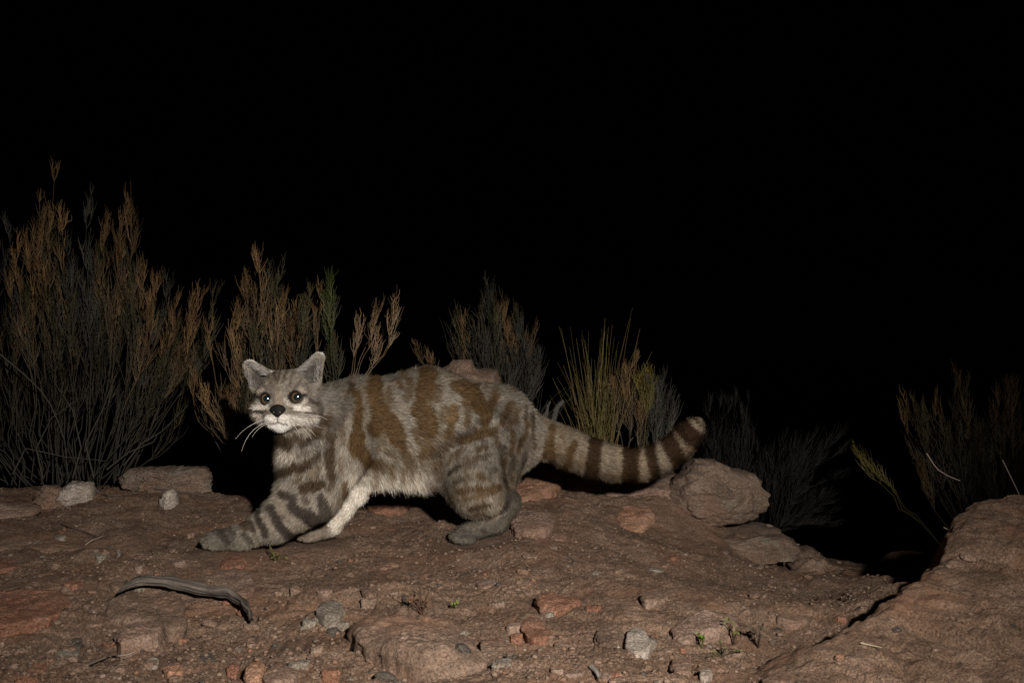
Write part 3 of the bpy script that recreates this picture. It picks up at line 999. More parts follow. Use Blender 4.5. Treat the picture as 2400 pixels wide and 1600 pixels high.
# grass tussock behind the tail
def tussock(name, label, cat, foot, Y, blades, col):
    root = empty(name, tuple(P(foot[0], foot[2], Y)))
    tag(root, label, cat)
    tb = Tubes()
    N = len(blades)
    R0 = []
    for (tx, ty) in blades:
        rx = foot[0] + (foot[1] - foot[0]) * np.clip(0.5 + (tx - (foot[0] + foot[1]) / 2) / 260 + random.uniform(-.35, .35), 0, 1)
        yy = Y + random.uniform(-.06, .06)
        a = P(rx, foot[2] + random.uniform(-5, 8), yy)
        b = P(tx, ty, yy + random.uniform(-.05, .05))
        m = (a + b) / 2
        m[0] = a[0] + (b[0] - a[0]) * 0.32
        R0.append(bezier(a, m, b, 7))
    R0 = np.array(R0)
    c = np.array(col)[None, None] * RNG.uniform(.55, 1.35, (N, 1, 1)) * (1 + RNG.normal(size=(N, 1, 3)) * .06)
    tb.add(R0, np.linspace(.0009, .00025, 7)[None], np.clip(c, .01, 1))
    o = tb.build('grass_blades', M['twig'], root)
    o['kind'] = 'stuff'
    return root


bl = [(random.gauss(1395, 40), random.uniform(850, 950)) for _ in range(110)] + [(random.gauss(1400, 40), random.uniform(760, 850)) for _ in range(40)]
bl += [(1483, 720), (1478, 745), (1435, 760), (1418, 745), (1320, 855), (1345, 855), (1365, 848), (1496, 800), (1500, 770), (1410, 770), (1450, 800)]
tussock('grass_tussock', 'tussock of straight yellowish grass behind the tail', 'grass', (1365, 1440, 1085), 2.12, bl, (.125, .096, .04))
spr = mk([(1478, 855), (1490, 880), (1462, 890), (1440, 900), (1470, 930), (1510, 905), (1430, 950), (1500, 960)], (1450, 1490, 1100), 2.15, n1=13, n2=9, width=0.04, start=0.35, col=BROWNT)
shrub('broom_bush', 'small brown twiggy bush right beside the yellowish grass tussock', 'bush', P(1470, 1100, 2.15), spr)
spr = mk([(1515, 885), (1525, 895), (1505, 900), (1520, 915), (1500, 1000), (1505, 1020)], (1495, 1505, 1100), 2.13, dy=.03, n1=12, n2=9, width=0.03, start=0.55, col=YELT, low=OLIVET)
shrub('yellow_green_shrub', 'narrow yellow green shrub behind the middle of the tail', 'shrub', P(1500, 1100, 2.13), spr)
spr = mk([(1528, 885), (1552, 895), (1558, 920), (1535, 920), (1515, 960), (1575, 960), (1545, 960), (1530, 990)], (1520, 1550, 1110), 2.16, n1=12, n2=8, width=0.035, start=0.35, col=GREYT * 1.1)
shrub('broom_bush', 'thin grey twiggy bush between the tail and its raised tip', 'bush', P(1535, 1110, 2.16), spr)
root = empty('dead_stump', tuple(P(1285, 1010, 2.2)))
tag(root, 'pale forked dead stump behind the root of the tail', 'stump')
for k, (pts, r) in enumerate([([(1290, 1030), (1296, 990), (1305, 955), (1322, 938)], .0085), ([(1276, 1030), (1274, 1000), (1283, 965), (1284, 948)], .005), ([(1268, 1020), (1272, 985), (1290, 940)], .003)]):
    t = Tubes()
    pp = np.array([P(x, y, 2.2) for x, y in pts])
    u = np.linspace(0, len(pp) - 1, 9)
    path = np.stack([np.interp(u, range(len(pp)), pp[:, j]) for j in range(3)], 1)
    t.add(path, np.linspace(r, r * .55, 9), np.tile(np.array([.075, .069, .063]), (9, 1)), 8)
    t.build('branch', M['twig'], root)
tw = Tubes()
for _ in range(26):
    a = P(random.uniform(1235, 1300), random.uniform(985, 1030), 2.18)
    b = P(random.uniform(1220, 1345), random.uniform(900, 985), 2.2)
    tw.add(bezier(a, (a + b) / 2 + RNG.normal(size=3) * .01, b, 6), .0004, GREYT * 1.3)
tw.build('twigs', M['twig'], root)['kind'] = 'stuff'

# dim bushes beyond the right boulder
DIM = np.array([.024, .022, .02])  # twig colour darkened to imitate the flash fading out
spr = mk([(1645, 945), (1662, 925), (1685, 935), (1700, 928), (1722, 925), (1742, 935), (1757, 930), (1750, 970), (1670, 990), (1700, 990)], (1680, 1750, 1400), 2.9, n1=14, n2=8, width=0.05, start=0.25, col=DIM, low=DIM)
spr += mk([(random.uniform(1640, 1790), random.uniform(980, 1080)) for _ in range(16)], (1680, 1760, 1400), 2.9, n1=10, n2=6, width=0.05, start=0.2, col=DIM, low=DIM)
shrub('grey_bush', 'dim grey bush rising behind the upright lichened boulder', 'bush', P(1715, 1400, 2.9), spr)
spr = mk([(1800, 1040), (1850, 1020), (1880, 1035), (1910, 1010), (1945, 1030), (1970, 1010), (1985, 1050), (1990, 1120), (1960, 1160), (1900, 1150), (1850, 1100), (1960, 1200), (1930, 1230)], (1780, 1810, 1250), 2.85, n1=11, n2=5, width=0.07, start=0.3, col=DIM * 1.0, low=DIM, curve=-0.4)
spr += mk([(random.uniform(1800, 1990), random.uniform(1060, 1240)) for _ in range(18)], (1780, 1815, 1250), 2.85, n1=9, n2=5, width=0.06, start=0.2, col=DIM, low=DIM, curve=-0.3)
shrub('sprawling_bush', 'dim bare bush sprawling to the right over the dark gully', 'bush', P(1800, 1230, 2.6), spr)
spr = [dict(root=P(2222, 1292, 2.3), tip=P(2012, 1062, 2.25), n1=9, n2=7, width=.035, start=.72, col=YELT, curve=.1, low=GREYT), dict(root=P(2222, 1292, 2.3), tip=P(2030, 1075, 2.25), n1=9, n2=7, width=.03, start=.75, col=YELT, curve=.1, low=GREYT),
       dict(root=P(2222, 1292, 2.3), tip=P(2058, 1108, 2.25), n1=8, n2=7, width=.03, start=.75, col=YELT * .8, curve=.1, low=GREYT)]
shrub('leaning_shrub', 'long twig leaning left over the gully with a yellow tuft at its end', 'shrub', P(2222, 1292, 2.3), spr)

tips = [(2105, 940), (2122, 920), (2148, 932), (2180, 930), (2170, 960), (2255, 868), (2262, 900), (2238, 910), (2250, 950), (2200, 1010), (2215, 990), (2285, 1005), (2335, 880), (2340, 930), (2368, 905), (2390, 930), (2355, 960), (2310, 975), (2398, 1000), (2150, 1090)]
spr = mk(tips, (2260, 2380, 1290), 2.35, n1=13, n2=8, width=0.045, start=0.4, col=OLIVET * .8)
for s in spr:
    s['col'] = random.choice([OLIVET * 1.2, BROWNT * .9, OLIVET])
spr += mk([(random.uniform(2180, 2480), random.uniform(1010, 1140)) for _ in range(30)], (2260, 2400, 1290), 2.35, n1=10, n2=6, width=0.045, start=0.25, col=OLIVET * .55, low=GREYT * .6)
bare = []
for pts in [[(2172, 1062), (2195, 1098), (2222, 1115), (2250, 1126)], [(2350, 1078), (2368, 1115), (2385, 1150), (2396, 1175)], [(2212, 1235), (2225, 1242), (2250, 1250)]]:
    pp = np.array([P(x, y, 1.95) for x, y in pts])
    u = np.linspace(0, len(pp) - 1, 9)
    path = np.stack([np.interp(u, range(len(pp)), pp[:, j]) for j in range(3)], 1)
    bare.append((path, np.linspace(.0013, .0009, 9), np.tile(np.array([.38, .30, .25]), (9, 1))))
spr_root = shrub('broom_bush', 'dark green brown bush behind the large sloping rock at the right edge', 'bush', P(2320, 1270, 2.1), spr, bare=[])
for path, rad, colr in bare:
    t = Tubes()
    t.add(path, rad, colr, 5)
    o = t.build('pale_twig', M['twig'], spr_root)
    o['label'] = 'bare pale twig'

# ------------------------------------------------------------------ weathered branch and small litter
cl = [(272, 1392), (292, 1376), (318, 1362), (352, 1358), (400, 1362), (445, 1374), (490, 1382), (530, 1388), (560, 1402), (580, 1425), (592, 1450)]
wd = [2, 6, 10, 13, 15, 16, 15, 15, 13, 9, 4]
hh = [.004, .008, .014, .020, .024, .026, .026, .024, .022, .017, .008]
pts = []
for (x, y), h in zip(cl, hh):
    q = ray_ground(x, y + 12, .004)
    pts.append(P(x, y, q[1] - .03))
pts = np.array(pts)
u = np.linspace(0, len(pts) - 1, 70)
path = np.stack([np.interp(u, range(len(pts)), pts[:, j]) for j in range(3)], 1)
for _ in range(4):
    path[1:-1] = (path[:-2] + path[1:-1] * 2 + path[2:]) / 4
rad = np.interp(u, range(len(wd)), wd) * path[:, 1] / F_PX
ns = 40
th = np.arange(ns) / ns * 2 * math.pi
T = nrm(np.gradient(path, axis=0))
A = nrm(np.cross(T, np.array([0, 1.0, 0])))
B = np.cross(T, A)
_tg, _ug = np.meshgrid(th, np.linspace(0, 1, 70))
_gp = np.stack([np.cos(_tg) * 3.2, np.sin(_tg) * 3.2, _ug * 2.2], -1).reshape(-1, 3)
gro = 1 + (.26 * vnoise(_gp, 301) + .16 * vnoise(_gp * np.array([2.6, 2.6, 1.5]), 302) + .10 * vnoise(_gp * np.array([6, 6, 2]), 303)).reshape(70, 40)
gro *= (1 - .5 * np.clip(1 - np.abs(vnoise(_gp * np.array([1.5, 1.5, .6]), 305)) * 7, 0, 1)).reshape(70, 40)
ring = path[:, None] + (rad[:, None] * gro)[..., None] * (A[:, None] * np.cos(th)[None, :, None] * 1.0 + B[:, None] * np.sin(th)[None, :, None] * 0.8)
ring = ring + (vnoise(ring.reshape(-1, 3) * 60, 3) * 0.0022).reshape(70, ns, 1)
idx = np.arange(70 * ns).reshape(70, ns)
j = np.roll(idx, -1, 1)
q = np.stack([idx[:-1], idx[1:], j[1:], j[:-1]], -1).reshape(-1, 4)
woodc = np.array([.085, .07, .058])[None] * (0.35 + 1.25 * np.clip((gro - .65) / .6, 0, 1)).reshape(-1, 1) * (1 + .2 * vnoise(ring.reshape(-1, 3) * np.array([30, 200, 200]), 8))[:, None]
caps = [list(idx[0]), list(idx[-1][::-1])]
c0 = path[35]
me = mesh_np('weathered_branch', ring.reshape(-1, 3) - c0, q, None, woodc)
M['wood'] = attr_mat('weathered_wood', .85, .15, noise=.25)
tag(link('weathered_branch', me, M['wood'], loc=c0), 'curved weathered grey branch with long grooves lying on the ground', 'branch')


def litter(name, label, cat, pts, r, col, lift=0.003, sides=5):
    pp = []
    for x, y in pts:
        q = ray_any(x, y)
        z = max(float(height(q[0], q[1])[0]), q[2]) if abs(float(height(q[0], q[1])[0]) - q[2]) < .03 else q[2]
        pp.append([q[0], q[1], z + lift])
    pp = np.array(pp)
    u = np.linspace(0, len(pp) - 1, 12)
    path = np.stack([np.interp(u, range(len(pp)), pp[:, k]) for k in range(3)], 1)
    path += np.stack([vnoise(path * 40 + k * 9, 4) for k in range(3)], 1) * .0015
    c = path[0].copy()
    t = Tubes()
    t.add(path - c, np.linspace(r, r * .5, 12), np.tile(np.array(col), (12, 1)), sides)
    o = t.build(name, M['twig'])
    o.location = c
    tag(o, label, cat)


litter('twig', 'thin dark twig lying left of the small pale upright stone', 'twig', [(222, 1148), (236, 1160), (262, 1166), (318, 1160)], .002, (.10, .08, .07))
litter('twig', 'long dark twig lying along the foot of the long low slab', 'twig', [(270, 1142), (355, 1148), (440, 1158), (478, 1165), (505, 1170)], .0022, (.09, .075, .065))
litter('twig', 'short pale twig on the soil to the left of the cat', 'twig', [(200, 1282), (218, 1272), (240, 1260)], .0014, (.3, .24, .19))
litter('twig', 'thin dark twig on the soil at the left pointing down right', 'twig', [(142, 1234), (170, 1245), (200, 1254), (230, 1262)], .0012, (.08, .06, .055))
litter('twig', 'long thin pale twig near the bottom edge left of centre', 'twig', [(203, 1570), (232, 1555), (255, 1546), (300, 1540), (318, 1534)], .0013, (.27, .22, .18))
litter('twig', 'small pale twig on the slab at lower right', 'twig', [(2018, 1513), (2040, 1519), (2066, 1525)], .0011, (.36, .29, .2))
litter('twig', 'curled grey root at the bottom edge right of centre', 'root', [(1386, 1570), (1396, 1582), (1402, 1600)], .0028, (.22, .2, .18))
litter('twig', 'short pale twig beside the thin dark twig on the left', 'twig', [(78, 1278), (92, 1270), (104, 1266)], .0014, (.27, .21, .17))


def seedling(name, label, foot, tips, colstem, colleaf, leaf=.0035, nleaf=5):
    f = ray_any(*foot)
    f[2] = float(height(f[0], f[1])[0])
    root = empty(name, tuple(f))
    tag(root, label, 'plant')
    LV, LF, LC = [], [], []
    for tx, ty in tips:
        b = P(tx, ty, f[1] + random.uniform(-.02, .02))
        if b[2] < f[2] + .004:
            b[2] = f[2] + .004
        path = bezier(f, (f + b) / 2 + np.array([random.uniform(-.006, .006), 0, .004]), b, 7)
        t = Tubes()
        t.add(path, np.linspace(.0009, .0005, 7), np.tile(np.array(colstem), (7, 1)), 4)
        t.build('stem', M['twig'], root)
        for k in range(nleaf):
            i = random.randint(3, 6)
            p = path[i]
            d = nrm(RNG.normal(size=3) + np.array([0, -.2, .5]))
            w = nrm(np.cross(d, np.array([0, -1.0, .3])))
            L = leaf * random.uniform(.7, 1.5)
            n0 = len(LV)
            LV += [p, p + d * L * .5 + w * L * .28, p + d * L, p + d * L * .5 - w * L * .28]
            LF.append([n0, n0 + 1, n0 + 2, n0 + 3])
            LC += [np.array(colleaf) * random.uniform(.7, 1.3)] * 4
    me = mesh_np('leaves', np.array(LV) - f, np.array(LF), None, np.array(LC))
    o = link('leaves', me, M['twig'], root)
    o['kind'] = 'stuff'


seedling('seedling', 'small dark green seedling in front of the striped foreleg', (650, 1318), [(622, 1262), (632, 1282), (655, 1296), (640, 1300), (668, 1330)], (.09, .07, .03), (.09, .09, .03), .004)
seedling('dry_sprig', 'dry dark sprig standing in the middle foreground', (988, 1436), [(975, 1378), (1005, 1385), (945, 1390), (960, 1400), (1015, 1400), (988, 1372), (1000, 1410)], (.09, .05, .035), (.10, .06, .035), .004)
seedling('seedling', 'green tipped seedling at the right end of the smooth pinkish slab', (1722, 1510), [(1708, 1446), (1704, 1458), (1718, 1465), (1730, 1470)], (.09, .055, .04), (.10, .11, .03), .004)
seedling('seedling', 'bright green seedling below the smooth pinkish slab', (1645, 1520), [(1643, 1492), (1636, 1482), (1650, 1486)], (.09, .08, .03), (.09, .15, .02), .004)
seedling('seedling', 'dark seedling between the smooth slab and the black pebble', (1778, 1515), [(1762, 1470), (1755, 1478), (1780, 1480), (1790, 1460)], (.06, .045, .035), (.07, .05, .035), .006)
seedling('seedling', 'straggly low seedlings in the hollow beside the large sloping rock', (1690, 1545), [(1684, 1500), (1672, 1530), (1700, 1520), (1655, 1540), (1740, 1525)], (.08, .06, .04), (.08, .08, .03), .003)
seedling('seedling', 'tiny green seedling right of the dry dark sprig', (1068, 1432), [(1064, 1412), (1072, 1415), (1060, 1420)], (.07, .06, .03), (.10, .12, .03), .004)


# ------------------------------------------------------------------ the cat
HC = P(674, 932, 1.46)
_a = math.radians(3)
HF = nrm(np.array([-math.sin(_a), -math.cos(_a), 0.04]))
HR = nrm(np.array([math.cos(_a), -math.sin(_a), 0.03]))
HU = nrm(np.cross(HR, HF)) * -1
if HU[2] < 0:
    HU = -HU


def HL(x, f, z):
    return HC + HR * x * .01 + HF * f * .01 + HU * z * .01


PR = []


def prim(a, b, ra, rb, part, k=.014, depth=1.0, hl=.0095, d=None, px=True, metric=None):
    if px:
        A, B = P(*a), P(*b)
        ra, rb = ra * A[1] / F_PX, rb * B[1] / F_PX
        Mx = np.diag([1, 1 / depth, 1])
    else:
        A, B = HL(*a), HL(*b)
        ra, rb = ra * .01, rb * .01
        sx, sf, sz = metric or (1, 1, 1)
        Rm = np.stack([HR, HF, HU])
        Mx = Rm.T @ np.diag([1 / sx, 1 / sf, 1 / sz]) @ Rm
    ins = 0.28 * hl
    PR.append(dict(a=A, b=B, ra=max(ra - ins, .003), rb=max(rb - ins, .003), M=Mx, part=part, k=k, hl=hl,
                   d=(nrm(B - A) if d is None else nrm(np.array(d, float))), ms=min(1.0, 1 / np.abs(Mx).max() if not px else min(1, depth))))


# trunk
prim((748, 1048, 1.50), (850, 1008, 1.57), 90, 112, 'body', depth=.78, k=.03)
prim((850, 1008, 1.57), (1000, 1002, 1.635), 112, 130, 'body', depth=.72, k=.03)
prim((1000, 1002, 1.635), (1150, 1015, 1.695), 130, 108, 'body', depth=.72, k=.03)
prim((1150, 1015, 1.695), (1195, 1042, 1.72), 106, 62, 'body', depth=.85, k=.03)
prim((860, 1075, 1.565), (980, 1072, 1.62), 66, 66, 'belly', hl=.017, depth=.85)
# neck and chest
prim((690, 950, 1.475), (845, 985, 1.55), 56, 82, 'neck', depth=1.0, k=.03)
prim((690, 1010, 1.465), (722, 1098, 1.49), 50, 80, 'chest', hl=.011, depth=.95)
# near hind leg
prim((1122, 1050, 1.62), (1106, 1130, 1.555), 92, 60, 'thigh', depth=.62, hl=.010, k=.024)
prim((1160, 1060, 1.65), (1172, 1125, 1.62), 66, 38, 'thigh', depth=.7, hl=.010, k=.03)
prim((1120, 1156, 1.555), (1190, 1176, 1.60), 50, 32, 'shank', depth=.7, hl=.008, d=(.5, 0, -.85))
prim((1192, 1180, 1.60), (1165, 1222, 1.592), 30, 28, 'hock', k=.008, hl=.006)
prim((1165, 1222, 1.592), (1090, 1250, 1.572), 28, 25, 'hindpaw', k=.008, hl=.005)
for tx, ty, ty2 in ((1066, 1250, 1.577), (1063, 1258, 1.568), (1072, 1264, 1.560), (1086, 1266, 1.555)):
    prim((tx + 22, ty - 1, ty2 + .004), (tx, ty, ty2), 12, 12, 'hindpaw', k=.004, hl=.004)
prim((1042, 1070, 1.60), (1120, 1150, 1.56), 64, 48, 'thigh', depth=.5, hl=.011, k=.02)
# far hind leg, mostly in the shade
prim((1120, 1050, 1.74), (1110, 1120, 1.76), 70, 44, 'farhind', depth=.6, hl=.010)
prim((1110, 1125, 1.76), (1150, 1162, 1.79), 42, 24, 'farhind', hl=.008, k=.008)
prim((1150, 1162, 1.79), (1118, 1186, 1.765), 22, 18, 'farhind', hl=.005, k=.006)
# near foreleg
prim((796, 1050, 1.485), (752, 1156, 1.468), 76, 56, 'shoulder', depth=.62, hl=.010, k=.03)
prim((738, 1168, 1.468), (645, 1222, 1.495), 57, 47, 'foreleg', k=.012, depth=.72, hl=.007)
prim((648, 1222, 1.495), (568, 1258, 1.52), 47, 29, 'foreleg', k=.010, depth=.85, hl=.006)
prim((700, 1150, 1.47), (660, 1190, 1.48), 52, 36, 'foreleg', k=.014, depth=.7, hl=.008)
prim((568, 1258, 1.52), (508, 1265, 1.532), 29, 26, 'forepaw', k=.010, hl=.005)
for tx, ty, ty2 in ((488, 1258, 1.548), (481, 1267, 1.538), (487, 1276, 1.528), (502, 1281, 1.520)):
    prim((tx + 24, ty - 3, ty2 + .002), (tx, ty, ty2), 13, 12.5, 'forepaw', k=.004, hl=.004)
# far foreleg with its white inner side
prim((842, 1120, 1.56), (838, 1160, 1.555), 42, 25, 'farfore', k=.010, hl=.007)
prim((838, 1160, 1.555), (786, 1228, 1.572), 23, 19, 'farfore', k=.005, hl=.005)
prim((782, 1236, 1.573), (730, 1250, 1.577), 20, 20, 'farpaw', k=.006, hl=.005)
for tx, ty, ty2 in ((708, 1244, 1.590), (701, 1250, 1.582), (705, 1257, 1.575), (718, 1261, 1.568)):
    prim((tx + 20, ty - 2, ty2), (tx, ty, ty2), 11.5, 11, 'farpaw', k=.0035, hl=.0035)
# tail
prim((1180, 1010, 1.71), (1262, 1024, 1.732), 74, 42, 'body', k=.03, hl=.010)
TL = [((1222, 1012, 1.725), 50), ((1290, 1034, 1.738), 44), ((1335, 1052, 1.74), 46), ((1385, 1072, 1.74), 45), ((1440, 1086, 1.738), 41), ((1500, 1089, 1.73), 37), ((1548, 1074, 1.722), 36), ((1588, 1046, 1.71), 34), ((1612, 1020, 1.70), 31), ((1626, 1003, 1.69), 26)]
for (p0, r0), (p1, r1) in zip(TL[:-1], TL[1:]):
    prim(p0, p1, r0, r1, 'tail', k=.012, hl=.009)
# head, in its own centimetre frame (right, forward, up)
E = lambda c, r, part, k=.010, hl=.004, m=(1, 1, 1): prim(c, (c[0], c[1] - .05, c[2]), r, r, part, k=k, hl=hl, px=False, metric=m)
E((0, .5, .0), 4.3, 'head', m=(1.03, .93, .98))
E((-3.1, 1.2, -1.9), 2.2, 'cheek', m=(1, 1.0, 1), hl=.008)
E((3.2, 1.0, -1.9), 2.3, 'cheek', m=(1, 1.0, 1), hl=.008)
E((0, 2.5, -2.5), 2.6, 'muzzle', hl=.003, m=(1.12, 1, .92))
prim((0, 3.2, .8), (0, 4.9, -1.7), 1.35, .85, 'bridge', k=.010, hl=.003, px=False)
E((-.98, 4.0, -2.8), 1.28, 'muzzle', k=.006, hl=.003, m=(1, 1, .85))
E((.98, 4.0, -2.8), 1.28, 'muzzle', k=.006, hl=.003, m=(1, 1, .85))
E((0, 3.5, -3.95), 1.05, 'muzzle', k=.009, hl=.004, m=(1.3, 1, .8))
E((-2.3, 3.1, .95), 1.0, 'head', k=.010, hl=.003, m=(1.3, .8, .6))
E((2.3, 3.1, .95), 1.0, 'head', k=.010, hl=.003, m=(1.3, .8, .6))
EARS = [((-3.8, .1, 2.5), (-5.5, .0, 4.7), 2.35, 1.25), ((3.05, .1, 2.7), (4.7, .0, 5.6), 2.4, 1.15)]
for a, b, ra, rb in EARS:
    prim(a, b, ra, rb, 'ear', k=.007, hl=.003, px=False, metric=(1, .5, 1))
EYES = [(-2.2, 2.55, -.02), (2.2, 2.55, .08)]


def pd(p, X):
    q = (X - p['a']) @ p['M'].T
    ba = p['M'] @ (p['b'] - p['a'])
    h = np.clip((q @ ba) / max(ba @ ba, 1e-12), 0, 1)
    return (np.linalg.norm(q - h[..., None] * ba, axis=-1) - (p['ra'] + (p['rb'] - p['ra']) * h)) * p['ms']


hstep = .0021
lo = np.min([np.minimum(p['a'], p['b']) - max(p['ra'], p['rb']) for p in PR], 0) - .012
hi = np.max([np.maximum(p['a'], p['b']) + max(p['ra'], p['rb']) for p in PR], 0) + .012
dims = np.ceil((hi - lo) / hstep).astype(int) + 1
D = np.full(dims, .05, dtype=np.float32)


def box(c0, c1, pad):
    i0 = np.maximum(np.floor((np.minimum(c0, c1) - pad - lo) / hstep).astype(int), 0)
    i1 = np.minimum(np.ceil((np.maximum(c0, c1) + pad - lo) / hstep).astype(int) + 1, dims)
    ax = [lo[k] + hstep * np.arange(i0[k], i1[k]) for k in range(3)]
    X = np.stack(np.meshgrid(*ax, indexing='ij'), -1)
    return tuple(slice(i0[k], i1[k]) for k in range(3)), X


for p in PR:
    sl, X = box(p['a'], p['b'], max(p['ra'], p['rb']) * max(1, 1 / p['ms'] if p['part'] == 'head' else 1) + p['k'] + .012)
    d = pd(p, X).astype(np.float32)
    o = D[sl]
    hh_ = np.maximum(p['k'] - np.abs(o - d), 0) / p['k']
    D[sl] = np.minimum(o, d) - hh_ * hh_ * p['k'] * .25
# hollows: ear cups and eye sockets
for a, b, ra, rb in EARS:
    a2 = HL(a[0] * .6 + b[0] * .4, .72, a[2] * .62 + b[2] * .38)
    b2 = HL(b[0], .62, b[2])
    Rm = np.stack([HR, HF, HU])
    q = dict(a=a2, b=b2, ra=ra * .0073, rb=rb * .0073, M=Rm.T @ np.diag([1, 1 / .75, 1]) @ Rm, ms=.75)
    sl, X = box(a2, b2, .03)
    d = -pd(q, X).astype(np.float32)
    o = D[sl]
    k = .003
    hh_ = np.maximum(k - np.abs(o - d), 0) / k
    D[sl] = np.maximum(o, d) + hh_ * hh_ * k * .25
for ex, ef, ez in EYES:
    c = HL(ex, ef + 1.25, ez)
    Rm = np.stack([HR, HF, HU])
    q = dict(a=c, b=c - HF * .0004, ra=.0088, rb=.0088, M=Rm.T @ np.diag([1, 1 / .75, 1 / .93]) @ Rm, ms=.8)
    sl, X = box(c, c, .03)
    d = -pd(q, X).astype(np.float32)
    o = D[sl]
    k = .0025
    hh_ = np.maximum(k - np.abs(o - d), 0) / k
    D[sl] = np.maximum(o, d) + hh_ * hh_ * k * .25


def surface_nets(D):
    S = D < 0
    c = np.zeros(np.array(D.shape) - 1, dtype=np.int8)
    for dx in (0, 1):
        for dy in (0, 1):
            for dz in (0, 1):
                c += S[dx:S.shape[0] - 1 + dx, dy:S.shape[1] - 1 + dy, dz:S.shape[2] - 1 + dz]
    act = (c > 0) & (c < 8)
    I = np.argwhere(act)
    idx = np.full(act.shape, -1, dtype=np.int32)
    idx[tuple(I.T)] = np.arange(len(I))
    acc = np.zeros((len(I), 3))
    cnt = np.zeros(len(I))
    corners = [(x, y, z) for x in (0, 1) for y in (0, 1) for z in (0, 1)]
    for a in corners:
        for ax in range(3):
            if a[ax]:
                continue
            b = list(a)
            b[ax] = 1
            f0 = D[I[:, 0] + a[0], I[:, 1] + a[1], I[:, 2] + a[2]]
            f1 = D[I[:, 0] + b[0], I[:, 1] + b[1], I[:, 2] + b[2]]
            m = (f0 < 0) != (f1 < 0)
            t = np.where(m, f0 / np.where(m, f0 - f1, 1), 0)
            pt = np.array(a, float)[None] + t[:, None] * (np.array(b) - np.array(a))[None]
            acc += np.where(m[:, None], pt, 0)
            cnt += m
    V = I + acc / cnt[:, None]
    Q = []
    for ax in range(3):
        u, v = [(1, 2), (2, 0), (0, 1)][ax]
        s0 = [slice(1, -1)] * 3
        s1 = [slice(1, -1)] * 3
        s0[ax] = slice(0, -1)
        s1[ax] = slice(1, None)
        A, B = S[tuple(s0)], S[tuple(s1)]
        for flip, msk in ((False, A & ~B), (True, ~A & B)):
            J = np.argwhere(msk)
            off = np.array([1, 1, 1])
            off[ax] = 0
            J = J + off
            quad = []
            for du, dv in ((0, 0), (1, 0), (1, 1), (0, 1)):
                K = J.copy()
                K[:, u] -= du
                K[:, v] -= dv
                quad.append(idx[tuple(K.T)])
            quad = np.stack(quad, 1)
            if flip:
                quad = quad[:, ::-1]
            Q.append(quad)
    return V, np.concatenate(Q)


SV, SQ = surface_nets(D)
SV = lo + SV * hstep
# two relaxing passes keep the surface smooth
for _ in range(2):
    s = np.zeros_like(SV)
    c_ = np.zeros(len(SV))
    for k in range(4):
        a_, b_ = SQ[:, k], SQ[:, (k + 1) % 4]
        for d_ in range(3):
            s[:, d_] += np.bincount(a_, SV[b_, d_], len(SV)) + np.bincount(b_, SV[a_, d_], len(SV))
        c_ += np.bincount(a_, minlength=len(SV)) + np.bincount(b_, minlength=len(SV))
    SV = SV * .5 + .5 * s / c_[:, None]
FN = np.cross(SV[SQ[:, 2]] - SV[SQ[:, 0]], SV[SQ[:, 3]] - SV[SQ[:, 1]])
VN = np.zeros_like(SV)
for k in range(4):
    for d_ in range(3):
        VN[:, d_] += np.bincount(SQ[:, k], FN[:, d_], len(SV))
VN = nrm(VN)
if ((VN * (SV - SV.mean(0))).sum(1)).mean() < 0:
    SQ = SQ[:, ::-1]
    VN = -VN

